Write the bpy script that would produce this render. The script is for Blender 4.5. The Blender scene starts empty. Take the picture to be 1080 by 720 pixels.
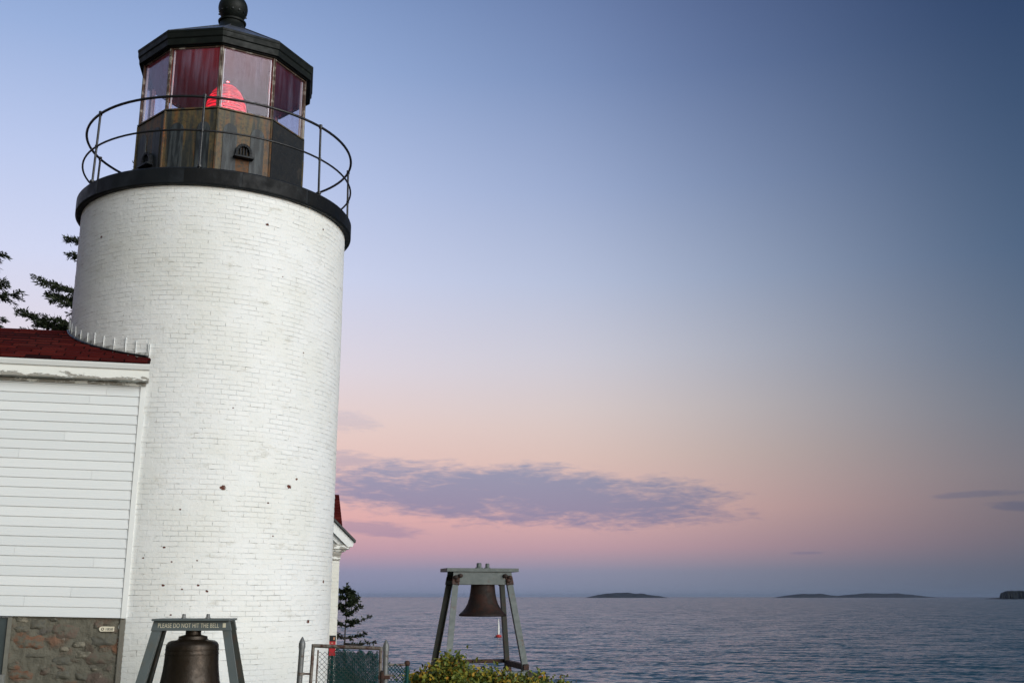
import bpy, bmesh, math, random
import numpy as np
from mathutils import Vector, Matrix

S = bpy.context.scene
R = math.radians
PI = math.pi
rnd = random.Random(7)

# ------------------------------------------------------------------ camera
cam_d = bpy.data.cameras.new("camera")
cam = bpy.data.objects.new("camera", cam_d)
S.collection.objects.link(cam)
cam.location = (0, 0, 1.6)
cam.rotation_euler = (R(90 + 13.732), 0, 0)
cam_d.sensor_width = 36
cam_d.lens = 36 * 1100 / 1080
cam_d.clip_start = 0.1
cam_d.clip_end = 90000
S.camera = cam

S.render.engine = 'CYCLES'
S.cycles.use_denoising = True
S.cycles.max_bounces = 8
S.cycles.transparent_max_bounces = 24
S.view_settings.view_transform = 'Standard'
S.view_settings.look = 'None'
S.view_settings.gamma = 1
S.view_settings.exposure = 0.0


def lin(r, g, b):
    def f(c):
        c /= 255
        return c / 12.92 if c <= .04045 else ((c + .055) / 1.055) ** 2.4
    return (f(r), f(g), f(b), 1)


class NT:
    """small helper round a node tree"""
    def __init__(s, tree):
        s.t = tree
        s.t.nodes.clear()

    def n(s, typ, **kw):
        nd = s.t.nodes.new(typ)
        for k, v in kw.items():
            setattr(nd, k, v)
        return nd

    def put(s, sock, v):
        if isinstance(v, bpy.types.NodeSocket):
            s.t.links.new(v, sock)
        elif v is not None:
            if sock.type == 'RGBA' and isinstance(v, (int, float)):
                v = (v, v, v, 1)
            sock.default_value = v

    def m(s, op, a, b=None, c=None, clamp=False):
        nd = s.n('ShaderNodeMath', operation=op, use_clamp=clamp)
        for i, v in enumerate((a, b, c)):
            if v is not None:
                s.put(nd.inputs[i], v)
        return nd.outputs[0]

    def mr(s, x, a, b, c=0., d=1., smooth=True):
        nd = s.n('ShaderNodeMapRange')
        nd.interpolation_type = 'SMOOTHSTEP' if smooth else 'LINEAR'
        s.put(nd.inputs[0], x)
        for i, v in enumerate((a, b, c, d)):
            nd.inputs[i + 1].default_value = v
        return nd.outputs[0]

    def mix(s, f, a, b, blend='MIX'):
        nd = s.n('ShaderNodeMix', data_type='RGBA', blend_type=blend)
        s.put(nd.inputs['Factor'], f)
        s.put(nd.inputs[6], a)
        s.put(nd.inputs[7], b)
        return nd.outputs[2]

    def ramp(s, f, stops, interp='LINEAR'):
        nd = s.n('ShaderNodeValToRGB')
        cr = nd.color_ramp
        cr.interpolation = interp
        while len(cr.elements) < len(stops):
            cr.elements.new(.5)
        for e, (p, c) in zip(cr.elements, stops):
            e.position = p
            e.color = c
        s.put(nd.inputs[0], f)
        return nd.outputs[0]

    def noise(s, vec, scale, detail=4, rough=.55, dist=0., color=False, lac=2.):
        nd = s.n('ShaderNodeTexNoise')
        if vec is not None:
            s.put(nd.inputs['Vector'], vec)
        nd.inputs['Scale'].default_value = scale
        nd.inputs['Detail'].default_value = detail
        nd.inputs['Roughness'].default_value = rough
        nd.inputs['Distortion'].default_value = dist
        nd.inputs['Lacunarity'].default_value = lac
        return nd.outputs['Color' if color else 'Fac']

    def mapping(s, vec, scale=(1, 1, 1), loc=(0, 0, 0), rot=(0, 0, 0)):
        nd = s.n('ShaderNodeMapping')
        s.put(nd.inputs[0], vec)
        nd.inputs['Location'].default_value = loc
        nd.inputs['Rotation'].default_value = rot
        nd.inputs['Scale'].default_value = scale
        return nd.outputs[0]

    def bump(s, h, dist, strength=1., normal=None):
        nd = s.n('ShaderNodeBump')
        nd.inputs['Distance'].default_value = dist
        nd.inputs['Strength'].default_value = strength
        s.put(nd.inputs['Height'], h)
        if normal is not None:
            s.put(nd.inputs['Normal'], normal)
        return nd.outputs[0]

    def tc(s, out='Object'):
        return s.n('ShaderNodeTexCoord').outputs[out]


# ------------------------------------------------------------------ sky
W = bpy.data.worlds.new("World")
S.world = W
W.use_nodes = True
w = NT(W.node_tree)
dirv = w.tc('Generated')
sep = w.n('ShaderNodeSeparateXYZ')
w.put(sep.inputs[0], dirv)
X, Y, Z = sep.outputs
el = w.m('MULTIPLY', w.m('ARCSINE', Z), 180 / PI)
az = w.m('MULTIPLY', w.m('ARCTAN2', X, Y), 180 / PI)
elf = w.m('DIVIDE', el, 50.)


def skyramp(stops):
    return w.ramp(elf, [(e / 50., lin(*c)) for e, c in stops])


left = skyramp([(0, (134, 142, 172)), (1.3, (148, 147, 176)), (2.4, (196, 158, 174)), (4.0, (228, 175, 175)), (6.5, (234, 194, 188)),
                (9, (236, 209, 204)), (12, (228, 218, 227)), (17, (210, 216, 242)), (22, (188, 202, 237)), (28, (154, 177, 220)), (33, (127, 153, 200)), (50, (92, 118, 170))])
mid = skyramp([(0, (124, 134, 156)), (1.3, (138, 140, 160)), (2.6, (188, 155, 164)), (4.6, (217, 177, 172)), (7.5, (214, 191, 183)),
               (10, (209, 198, 197)), (13, (196, 197, 209)), (17, (172, 184, 210)), (22, (144, 161, 197)), (28, (112, 132, 174)), (33, (94, 113, 156)), (50, (78, 97, 142))])
right = skyramp([(0, (82, 96, 116)), (1.5, (92, 98, 114)), (3.5, (110, 106, 116)), (6, (116, 115, 124)), (9, (106, 115, 130)),
                 (12, (93, 109, 131)), (17, (76, 98, 127)), (24, (60, 82, 114)), (31, (44, 65, 101)), (50, (44, 62, 102))])
front = w.mix(w.mr(az, -20, 15), left, mid)
front = w.mix(w.mr(az, 1, 31), front, right)
# clouds of the evening, purple grey, laid out in azimuth and elevation
cv = w.n('ShaderNodeCombineXYZ')
w.put(cv.inputs[0], w.m('MULTIPLY', az, .22))
w.put(cv.inputs[1], el)
cn = w.noise(cv.outputs[0], 1.15, 7, .62, .5)
cn2 = w.noise(cv.outputs[0], 4.5, 5, .6, .4)
nz = w.m('ADD', w.m('MULTIPLY', w.m('SUBTRACT', cn, .5), 1.9), w.m('MULTIPLY', w.m('SUBTRACT', cn2, .5), 1.35))


def cloud(a0, aw, e0, eslope, eh, gain=1.):
    da = w.m('DIVIDE', w.m('SUBTRACT', az, a0), aw)
    ec = w.m('ADD', w.m('MULTIPLY', w.m('SUBTRACT', az, a0), eslope), e0)
    de = w.m('DIVIDE', w.m('SUBTRACT', el, ec), eh)
    d = w.m('ADD', w.m('POWER', w.m('ABSOLUTE', da), 2.6), w.m('MULTIPLY', de, de))
    return w.mr(w.m('ADD', w.m('SUBTRACT', 1.15, d), w.m('MULTIPLY', nz, gain)), .0, 1.0)


c = cloud(.3, 12.5, 5.35, -.05, 1.75, 1.0)
for a, k in (((-7.2, 2.8, 3.55, -.07, .42, 1.2), .5), ((-9.4, 2.3, 7.2, -.02, .5, 1.3), .5), ((-9.0, 2.0, 9.2, 0, .6, 1.5), .25), ((24.2, 2.5, 4.95, .02, .2, .9), .42),
             ((26.8, 2.8, 4.25, -.06, .28, .9), .5), ((15.5, 1.0, 2.2, 0, .09, .5), .3)):
    c = w.m('MAXIMUM', c, w.m('MULTIPLY', cloud(*a), k))
c = w.m('MULTIPLY', c, .92)
front = w.mix(c, front, w.mix(1., front, (.39, .58, .90, 1), 'MULTIPLY'))
# the sky behind the camera, where the sun has just gone down
SUN_AZ = 180 - 47           # clockwise from +Y, behind the camera and to its right
nish = w.n('ShaderNodeTexSky', sky_type='NISHITA')
nish.sun_disc = False
nish.sun_elevation = R(4)
nish.sun_rotation = R(SUN_AZ)
nish.altitude = 10
nish.dust_density = 1.5
bg1 = w.n('ShaderNodeBackground')
w.put(bg1.inputs[0], front)
bg1.inputs[1].default_value = 1.0
bg2 = w.n('ShaderNodeBackground')
w.put(bg2.inputs[0], nish.outputs[0])
bg2.inputs[1].default_value = 0.06
ms = w.n('ShaderNodeMixShader')
w.put(ms.inputs[0], w.mr(Y, .35, -.35))
w.put(ms.inputs[1], bg1.outputs[0])
w.put(ms.inputs[2], bg2.outputs[0])
wo = w.n('ShaderNodeOutputWorld')
w.put(wo.inputs[0], ms.outputs[0])

# ------------------------------------------------------------------ afterglow as a wide soft sun
sd = bpy.data.lights.new("sun", 'SUN')
sd.energy = 3.95
sd.angle = R(56)
sd.color = (.93, .98, 1.0)
so = bpy.data.objects.new("sun", sd)
S.collection.objects.link(so)
sa, se = R(SUN_AZ), R(12)
sv = Vector((math.sin(sa) * math.cos(se), math.cos(sa) * math.cos(se), math.sin(se)))
so.rotation_euler = sv.to_track_quat('Z', 'Y').to_euler()


# ------------------------------------------------------------------ object helpers
def tag(o, label=None, cat=None, group=None, kind=None):
    if label: o['label'] = label
    if cat: o['category'] = cat
    if group: o['group'] = group
    if kind: o['kind'] = kind
    return o


def empty(name, loc=(0, 0, 0), rz=0.):
    o = bpy.data.objects.new(name, None)
    o.empty_display_size = .2
    S.collection.objects.link(o)
    o.location = loc
    o.rotation_euler = (0, 0, rz)
    return o


def link(name, me, mat, parent=None, smooth=False):
    o = bpy.data.objects.new(name, me)
    S.collection.objects.link(o)
    for q in (mat if isinstance(mat, (list, tuple)) else [mat]):
        if q is not None:
            me.materials.append(q)
    if smooth is True:
        me.polygons.foreach_set('use_smooth', [True] * len(me.polygons))
    elif smooth:
        me.polygons.foreach_set('use_smooth', [True] * len(me.polygons))
        me.set_sharp_from_angle(angle=R(smooth))
    if parent is not None:
        o.parent = parent
    return o


class MB:
    def __init__(s):
        s.v, s.f, s.uv = [], [], []

    def face(s, pts, uv=None):
        k = len(s.v)
        s.v += [tuple(p) for p in pts]
        s.f.append(tuple(range(k, k + len(pts))))
        return s

    def box(s, x0, x1, y0, y1, z0, z1):
        return s.hexa([(x0, y0, z0), (x1, y0, z0), (x1, y1, z0), (x0, y1, z0), (x0, y0, z1), (x1, y0, z1), (x1, y1, z1), (x0, y1, z1)])

    def hexa(s, p):
        k = len(s.v)
        s.v += [tuple(q) for q in p]
        for f in ((3, 2, 1, 0), (4, 5, 6, 7), (0, 1, 5, 4), (1, 2, 6, 5), (2, 3, 7, 6), (3, 0, 4, 7)):
            s.f.append(tuple(k + i for i in f))
        return s

    def bar(s, a, b, w, d, up=(0, 1, 0)):
        """rectangular bar a->b, w along side, d along 'up'-ish"""
        a, b = Vector(a), Vector(b)
        t = (b - a).normalized()
        u = Vector(up)
        u = (u - t * u.dot(t)).normalized()
        q = t.cross(u)
        p = []
        for e in (a, b):
            for sx, sy in ((-1, -1), (1, -1), (1, 1), (-1, 1)):
                p.append(e + q * (sx * w / 2) + u * (sy * d / 2))
        return s.hexa(p)

    def tube(s, pts, r, n=8, closed=False, cap=True):
        pts = [Vector(p) for p in pts]
        m = len(pts)
        rr = r if isinstance(r, (list, tuple)) else [r] * m
        k = len(s.v)
        prev = None
        for i, p in enumerate(pts):
            if closed:
                t = pts[(i + 1) % m] - pts[i - 1]
            else:
                t = pts[min(i + 1, m - 1)] - pts[max(i - 1, 0)]
            t.normalize()
            if prev is None:
                u = t.orthogonal().normalized()
            else:
                u = (prev - t * prev.dot(t))
                u = u.normalized() if u.length > 1e-6 else t.orthogonal().normalized()
            prev = u
            q = t.cross(u)
            for j in range(n):
                a = 2 * PI * j / n
                s.v.append(tuple(p + (u * math.cos(a) + q * math.sin(a)) * rr[i]))
        for i in range(m if closed else m - 1):
            for j in range(n):
                a0, a1 = k + i * n + j, k + i * n + (j + 1) % n
                i2 = (i + 1) % m
                b0, b1 = k + i2 * n + j, k + i2 * n + (j + 1) % n
                s.f.append((a0, a1, b1, b0))
        if cap and not closed:
            s.f.append(tuple(k + j for j in reversed(range(n))))
            s.f.append(tuple(k + (m - 1) * n + j for j in range(n)))
        return s

    def lathe(s, prof, n=48, c=(0, 0, 0), rot=0., capb=True, capt=True):
        k = len(s.v)
        for r, z in prof:
            for j in range(n):
                a = 2 * PI * j / n + rot
                s.v.append((c[0] + r * math.sin(a), c[1] - r * math.cos(a), c[2] + z))
        for i in range(len(prof) - 1):
            for j in range(n):
                a0, a1 = k + i * n + j, k + i * n + (j + 1) % n
                s.f.append((a0, a1, a1 + n, a0 + n))
        if capb: s.f.append(tuple(k + j for j in reversed(range(n))))
        if capt: s.f.append(tuple(k + (len(prof) - 1) * n + j for j in range(n)))
        return s

    def prism(s, poly, a, b, axis='y'):
        """extrude a 2D outline (x,z) from y=a to y=b, or (y,z) along x, or (x,y) along z"""
        def P(p, t):
            return {'y': (p[0], t, p[1]), 'x': (t, p[0], p[1]), 'z': (p[0], p[1], t)}[axis]
        k, n = len(s.v), len(poly)
        s.v += [P(p, a) for p in poly] + [P(p, b) for p in poly]
        s.f.append(tuple(range(k, k + n)))
        s.f.append(tuple(k + n + i for i in reversed(range(n))))
        for i in range(n):
            j = (i + 1) % n
            s.f.append((k + j, k + i, k + n + i, k + n + j))
        return s

    def build(s, name, mat, parent=None, smooth=False, bevel=0., xf=None, fix=True):
        me = bpy.data.meshes.new(name)
        v = [xf(p) for p in s.v] if xf else s.v
        me.from_pydata(v, [], s.f)
        if fix or bevel:
            bm = bmesh.new()
            bm.from_mesh(me)
            if fix:
                bmesh.ops.recalc_face_normals(bm, faces=bm.faces)
            bm.to_mesh(me)
            bm.free()
        o = link(name, me, mat, parent, smooth)
        if bevel:
            md = o.modifiers.new('bevel', 'BEVEL')
            md.width = bevel
            md.segments = 2
            md.limit_method = 'ANGLE'
        return o


# ------------------------------------------------------------------ materials
def mat(name):
    m = bpy.data.materials.new(name)
    m.use_nodes = True
    t = NT(m.node_tree)
    b = t.n('ShaderNodeBsdfPrincipled')
    o = t.n('ShaderNodeOutputMaterial')
    t.t.links.new(b.outputs[0], o.inputs[0])
    return m, t, b


def simple(name, col, rough=.6, metal=0., vary=.25, scale=6., bump=.0, col2=None, thr=(.45, .65), spec=.5):
    """a base colour broken up by noise, and a second colour (rust, dirt, peeling) in patches"""
    m, t, b = mat(name)
    P = t.tc('Object')
    n1 = t.noise(P, scale, 6, .6)
    c = t.mix(n1, tuple(x * (1 - vary) for x in col[:3]) + (1,), tuple(min(1, x * (1 + vary)) for x in col[:3]) + (1,))
    if col2:
        n2 = t.noise(t.mapping(P, (1, 1, 1), (3, 7, 1)), scale * .7, 8, .68)
        c = t.mix(t.mr(n2, *thr), c, col2)
    t.put(b.inputs['Base Color'], c)
    t.put(b.inputs['Roughness'], t.mr(t.noise(P, scale * 2.3, 5), .25, .75, max(.02, rough - .12), min(1, rough + .12)))
    b.inputs['Metallic'].default_value = metal
    b.inputs['Specular IOR Level'].default_value = spec
    if bump:
        t.put(b.inputs['Normal'], t.bump(t.noise(P, scale * 6, 5, .65), bump))
    return m


# places where flakes of paint have come off the brick: distance round the wall, height, size in metres
CHIPS = [(6.648, 3.011, 0.0522), (7.63, 3.086, 0.0464), (7.765, 3.204, 0.0255), (6.124, 2.71, 0.0186), (5.957, 2.22, 0.0232), (6.384, 2.054, 0.0174), (5.982, 1.74, 0.0266), (6.418, 1.741, 0.0209), (6.529, 1.669, 0.0255), (6.221, 1.693, 0.0162), (6.066, 2.039, 0.0162), (7.4, 2.4, 0.0186), (8.162, 1.263, 0.0418), (8.589, 1.81, 0.0371), (7.042, 6.794, 0.0302), (8.098, 7.016, 0.0232), (4.521, 6.598, 0.0302), (6.175, 1.197, 0.0278), (5.7, 2.087, 0.0186), (7.297, 2.842, 0.0174), (6.104, 1.373, 0.0174), (7.327, 6.067, 0.0151), (6.717, 4.094, 0.0139), (7.775, 5.026, 0.0162)]


def brick_mat(name, tint=(.84, .85, .845), row=.068, width=.205, chips=True):
    m, t, b = mat(name)
    uv = t.tc('UV')
    wob = t.n('ShaderNodeVectorMath', operation='MULTIPLY_ADD')
    t.put(wob.inputs[0], t.noise(uv, 1.6, 3, .5, color=True))
    wob.inputs[1].default_value = (.03, .022, 0)
    t.put(wob.inputs[2], uv)
    wob2 = t.n('ShaderNodeVectorMath', operation='MULTIPLY_ADD')
    t.put(wob2.inputs[0], t.noise(uv, 14, 2, .5, color=True))
    wob2.inputs[1].default_value = (.012, .008, 0)
    t.put(wob2.inputs[2], wob.outputs[0])
    br = t.n('ShaderNodeTexBrick')
    br.offset = .5
    t.put(br.inputs['Vector'], wob2.outputs[0])
    br.inputs['Color1'].default_value = (0, 0, 0, 1)
    br.inputs['Color2'].default_value = (1, 1, 1, 1)
    br.inputs['Mortar'].default_value = (.5, .5, .5, 1)
    br.inputs['Scale'].default_value = 1
    br.inputs['Mortar Size'].default_value = .0048
    br.inputs['Mortar Smooth'].default_value = .5
    br.inputs['Brick Width'].default_value = width
    br.inputs['Row Height'].default_value = row
    mort = br.outputs['Fac']
    per = t.n('ShaderNodeSeparateColor')
    t.put(per.inputs[0], br.outputs['Color'])
    per = per.outputs[0]
    big = t.noise(uv, .9, 5, .6)
    fine = t.noise(uv, 26, 6, .7)
    mid = t.noise(uv, 6, 5, .6)
    # paint, slightly uneven from brick to brick
    c = t.mix(per, tuple(x * .95 for x in tint) + (1,), tint + (1,))
    c = t.mix(t.mr(big, .35, .7), c, tuple(x * k for x, k in zip(tint, (.92, .915, .88))) + (1,))
    # open cracks along some joints
    crk = t.m('MULTIPLY', t.mr(mort, .35, .9), t.mr(t.noise(t.mapping(uv, (2.2, 6, 1)), 2.2, 5, .7), .53, .65))
    c = t.mix(t.m('MULTIPLY', crk, .8), c, (.26, .25, .22, 1))
    # ochre grey stains in patches and below some joints
    st = t.noise(t.mapping(uv, (1.1, 2.2, 1), (5, 2, 0)), 1.9, 9, .74)
    c = t.mix(t.m('MULTIPLY', t.mr(st, .55, .72), .5), c, (.42, .39, .31, 1))
    sp = t.noise(t.mapping(uv, (1, 1.6, 1), (1, 9, 0)), 11, 4, .75)
    c = t.mix(t.m('MULTIPLY', t.mr(sp, .62, .72), .45), c, (.38, .35, .29, 1))
    hgt = t.m('SUBTRACT', t.m('ADD', t.m('MULTIPLY', per, .55), t.m('ADD', t.m('MULTIPLY', fine, .6), t.m('MULTIPLY', mid, .9))), t.m('MULTIPLY', t.m('MULTIPLY', mort, t.mr(t.noise(uv, 2.7, 4, .6), .38, .68, .06, 1.0)), .62))
    if chips:
        su = t.n('ShaderNodeSeparateXYZ')
        t.put(su.inputs[0], uv)
        ragged = t.m('MULTIPLY', t.m('SUBTRACT', t.noise(uv, 46, 3, .65), .5), 4.0)
        chip = None
        for cu, cv_, cr_ in CHIPS:
            cr_ *= .85
            du = t.m('MULTIPLY', t.m('SUBTRACT', su.outputs[0], cu), 1 / cr_)
            dv = t.m('MULTIPLY', t.m('SUBTRACT', su.outputs[1], cv_), 1.35 / cr_)
            d2 = t.m('ADD', t.m('MULTIPLY', du, du), t.m('MULTIPLY', dv, dv))
            chip = d2 if chip is None else t.m('MINIMUM', chip, d2)
        chip = t.m('LESS_THAN', t.m('ADD', chip, ragged), .8)
        c = t.mix(chip, c, t.mix(t.noise(uv, 40, 3), (.07, .018, .014, 1), (.16, .05, .03, 1)))
        hgt = t.m('SUBTRACT', hgt, t.m('MULTIPLY', chip, 1.3))
    t.put(b.inputs['Base Color'], c)
    b.inputs['Roughness'].default_value = .62
    b.inputs['Specular IOR Level'].default_value = .3
    t.put(b.inputs['Normal'], t.bump(hgt, .009))
    return m


M = {}
M['brick'] = brick_mat('white_painted_brick')
M['brick_house'] = brick_mat('white_house_brick', (.74, .735, .68), chips=False)
M['deck'] = simple('black_deck_iron', (.008, .010, .013, 1), .6, vary=.35, scale=2.2, bump=.002, spec=.25, col2=(.018, .021, .026, 1), thr=(.5, .7))
M['rail'] = simple('black_rail_paint', (.012, .012, .014, 1), .45, vary=.4, scale=14, col2=(.05, .028, .02, 1), thr=(.6, .72))
M['fascia'] = simple('dark_green_black_fascia', (.0045, .0065, .0055, 1), .6, vary=.35, scale=3.5, bump=.002, col2=(.014, .020, .014, 1), thr=(.56, .75), spec=.25)
M['leadroof'] = simple('slate_grey_roof_sheet', (.05, .055, .068, 1), .42, vary=.45, scale=3, bump=.002, col2=(.13, .14, .16, 1), thr=(.55, .7))
M['ceiling'] = simple('lantern_ceiling_paint', (.13, .12, .13, 1), .6, vary=.2, scale=3)
M['bronze'] = simple('bronze_bell', (.030, .021, .014, 1), .42, .55, vary=.4, scale=9, bump=.0015, col2=(.07, .035, .018, 1), thr=(.55, .78))
M['rustbell'] = simple('rusty_bell', (.017, .011, .009, 1), .7, 0, vary=.4, scale=8, bump=.002, spec=.25, col2=(.032, .013, .009, 1), thr=(.42, .62))
M['stand'] = simple('grey_stand_paint', (.095, .115, .118, 1), .5, vary=.14, scale=7, bump=.0012, col2=(.10, .105, .095, 1), thr=(.5, .7))
M['stand_rust'] = simple('grey_paint_with_rust', (.088, .105, .102, 1), .55, vary=.14, scale=5, bump=.0015, col2=(.085, .045, .03, 1), thr=(.60, .68))
M['stand_shaded'] = simple('shaded_stand_paint', (.030, .034, .028, 1), .6, vary=.3, scale=6, bump=.0015, col2=(.05, .032, .022, 1), thr=(.5, .66))  # stand paint with the shade of the inner faces put into its colour
M['rust'] = simple('rust', (.055, .024, .016, 1), .8, vary=.5, scale=11, bump=.004, col2=(.018, .012, .01, 1), thr=(.45, .6))
M['letter'] = simple('cream_letter_paint', (.62, .58, .44, 1), .6, vary=.25, scale=60)
M['white_trim'] = simple('white_trim_paint', (.70, .715, .70, 1), .5, vary=.06, scale=5, bump=.001)
M['galv'] = simple('galvanised_steel', (.16, .165, .165, 1), .5, .35, vary=.25, scale=16, bump=.001, col2=(.07, .045, .032, 1), thr=(.56, .72))
M['wire'] = simple('dull_wire', (.05, .052, .055, 1), .6, .2, vary=.3, scale=16)
M['rustpipe'] = simple('rusty_pipe', (.17, .15, .13, 1), .6, .2, vary=.3, scale=18, bump=.001, col2=(.07, .028, .018, 1), thr=(.44, .6))
M['redsign'] = simple('red_sign_paint', (.36, .012, .018, 1), .4, vary=.12, scale=9)
M['blacksign'] = simple('black_sign_paint', (.012, .012, .013, 1), .4, vary=.2, scale=9)
M['flash'] = simple('grey_mortar_flashing', (.52, .52, .50, 1), .85, vary=.3, scale=22, bump=.006, col2=(.26, .255, .235, 1), thr=(.47, .62))
M['greenvinyl'] = simple('dark_green_vinyl_wire', (.006, .052, .050, 1), .6, vary=.5, scale=14, spec=.15)
M['buoyred'] = simple('buoy_red', (.42, .03, .02, 1), .5, vary=.15, scale=3)
M['buoywhite'] = simple('buoy_white', (.72, .72, .70, 1), .5, vary=.1, scale=3)
M['buoydark'] = simple('buoy_dark', (.02, .02, .022, 1), .6, vary=.3, scale=3)
M['teal'] = simple('dark_teal_door_paint', (.020, .034, .036, 1), .5, vary=.2, scale=5, bump=.001)
M['weather'] = simple('weathered_grey_wood', (.20, .20, .185, 1), .8, vary=.35, scale=18, bump=.003)


def lantern_wall_mat():
    m, t, b = mat('rust_stained_lantern_iron')
    P = t.tc('Object')
    v = t.mapping(P, (1, 1, .10))
    s1 = t.noise(v, 6.5, 6, .62)
    s2 = t.noise(t.mapping(P, (1, 1, .16), (4, 2, 8)), 10, 5, .65)
    n = t.noise(P, 16, 6, .7)
    c = t.ramp(s1, [(.28, (.014, .018, .020, 1)), (.42, (.036, .037, .030, 1)), (.50, (.105, .078, .034, 1)), (.62, (.155, .068, .020, 1)), (.72, (.045, .045, .038, 1))])
    c = t.mix(t.mr(s2, .57, .70), c, (.17, .060, .018, 1))
    c = t.mix(t.m('MULTIPLY', t.mr(n, .42, .66), .7), c, (.018, .021, .022, 1))
    t.put(b.inputs['Base Color'], c)
    b.inputs['Roughness'].default_value = .62
    t.put(b.inputs['Normal'], t.bump(t.m('ADD', n, s1), .004))
    return m


def arch_mat():
    m, t, b = mat('slate_stain_arch')
    P = t.tc('Object')
    s1 = t.noise(t.mapping(P, (1, 1, .12)), 14, 6, .65)
    c = t.ramp(s1, [(.3, (.005, .007, .010, 1)), (.48, (.014, .018, .022, 1)), (.60, (.05, .06, .066, 1)), (.72, (.05, .045, .03, 1))])
    t.put(b.inputs['Base Color'], c)
    b.inputs['Roughness'].default_value = .6
    t.put(b.inputs['Normal'], t.bump(t.noise(P, 30, 5, .7), .003))
    return m


def glass_mat():
    m, t, b = mat('weathered_lantern_glass')
    t.t.nodes.remove(b)
    P = t.tc('Object')
    out = [n for n in t.t.nodes if n.type == 'OUTPUT_MATERIAL'][0]
    tr = t.n('ShaderNodeBsdfTransparent')
    tr.inputs[0].default_value = (.93, .92, .95, 1)
    gl = t.n('ShaderNodeBsdfGlossy')
    gl.inputs['Roughness'].default_value = .03
    gl.inputs['Color'].default_value = (.92, .92, .97, 1)
    lw = t.n('ShaderNodeLayerWeight')
    lw.inputs[0].default_value = .5
    fac = t.m('ADD', t.m('MULTIPLY', t.m('POWER', lw.outputs['Facing'], 3.), .45), .02)
    m1 = t.n('ShaderNodeMixShader')
    t.put(m1.inputs[0], fac)
    t.put(m1.inputs[1], tr.outputs[0])
    t.put(m1.inputs[2], gl.outputs[0])
    df = t.n('ShaderNodeBsdfDiffuse')
    df.inputs[0].default_value = (.34, .39, .55, 1)
    st = t.noise(t.mapping(P, (1, 1, .06)), 11, 6, .65)
    big = t.noise(P, 1.4, 2)
    film = t.m('MULTIPLY', t.mr(st,   .40, .70, .015, .15), t.mr(big, .35, .65, .35, 1.0))
    m2 = t.n('ShaderNodeMixShader')
    t.put(m2.inputs[0], film)
    t.put(m2.inputs[1], m1.outputs[0])
    t.put(m2.inputs[2], df.outputs[0])
    t.put(out.inputs[0], m2.outputs[0])
    return m


def lens_mat():
    m, t, b = mat('glowing_red_lens_glass')
    P = t.tc('Object')
    sz = t.n('ShaderNodeSeparateXYZ')
    t.put(sz.inputs[0], P)
    n = t.noise(t.mapping(P, (5, 5, 16)), 1.2, 3)
    rings = t.m('SINE', t.m('MULTIPLY', t.m('ADD', sz.outputs[2], t.m('MULTIPLY', n, .02)), 105))
    k = t.m('MULTIPLY', t.mr(rings, -1, 1, .25, 1.25), t.mr(n, .3, .7, .35, 1.25))
    b.inputs['Base Color'].default_value = (.6, .03, .05, 1)
    b.inputs['Roughness'].default_value = .12
    b.inputs['Emission Color'].default_value = (1.0, .018, .035, 1)
    t.put(b.inputs['Emission Strength'], t.m('MULTIPLY', k, .95))
    return m


def emit_mat(name, col, k):
    m, t, b = mat(name)
    b.inputs['Base Color'].default_value = (.3, .02, .02, 1)
    b.inputs['Emission Color'].default_value = col
    b.inputs['Emission Strength'].default_value = k
    return m


def shingle_mat():
    m, t, b = mat('dark_red_asphalt_shingle')
    g = t.n('ShaderNodeNewGeometry')
    P = t.tc('Object')
    c = t.ramp(g.outputs['Random Per Island'], [(0, (.060, .008, .008, 1)), (.5, (.085, .012, .011, 1)), (1, (.12, .020, .016, 1))])
    c = t.mix(t.m('MULTIPLY', t.noise(P, 150, 3, .7), .35), c, (.028, .006, .006, 1))
    c = t.mix(t.m('MULTIPLY', t.mr(t.noise(P, 1.7, 5), .5, .75), .35), c, (.05, .02, .018, 1))
    t.put(b.inputs['Base Color'], c)
    b.inputs['Roughness'].default_value = 1
    b.inputs['Specular IOR Level'].default_value = .03
    t.put(b.inputs['Normal'], t.bump(t.noise(P, 160, 3, .7), .003))
    return m


def siding_mat():
    m, t, b = mat('white_clapboard_paint')
    g = t.n('ShaderNodeNewGeometry')
    P = t.tc('Object')
    c = t.ramp(g.outputs['Random Per Island'], [(0, (.64, .665, .67, 1)), (1, (.71, .73, .73, 1))])
    gr = t.noise(t.mapping(P, (.5, 1, 9)), 9, 6, .65)
    c = t.mix(t.m('MULTIPLY', t.mr(gr, .52, .75), .18), c, (.55, .55, .50, 1))
    sp = t.noise(P, 17, 5, .75)
    c = t.mix(t.m('MULTIPLY', t.mr(sp, .70, .76), .5), c, (.30, .28, .24, 1))
    t.put(b.inputs['Base Color'], c)
    b.inputs['Roughness'].default_value = .5
    b.inputs['Specular IOR Level'].default_value = .3
    t.put(b.inputs['Normal'], t.bump(gr, .002))
    return m


def peel_mat():
    m, t, b = mat('peeling_white_board_paint')
    P = t.tc('Object')
    sx = t.n('ShaderNodeSeparateXYZ')
    t.put(sx.inputs[0], P)
    n = t.noise(t.mapping(P, (.8, 1, 2.4)), 5.5, 9, .74)
    low = t.mr(sx.outputs[2], 4.37, 4.49, .20, .0)
    pe = t.mr(t.m('ADD', n, low), .66, .69)
    c = t.mix(t.noise(P, 7, 4), (.70, .71, .67, 1), (.78, .78, .74, 1))
    wood = t.mix(t.noise(t.mapping(P, (1, 1, 12)), 6, 5), (.22, .21, .18, 1), (.36, .34, .30, 1))
    c = t.mix(pe, c, wood)
    t.put(b.inputs['Base Color'], c)
    b.inputs['Roughness'].default_value = .65
    t.put(b.inputs['Normal'], t.bump(t.m('SUBTRACT', t.m('MULTIPLY', t.noise(P, 30, 4), .3), pe), .003))
    return m


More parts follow.
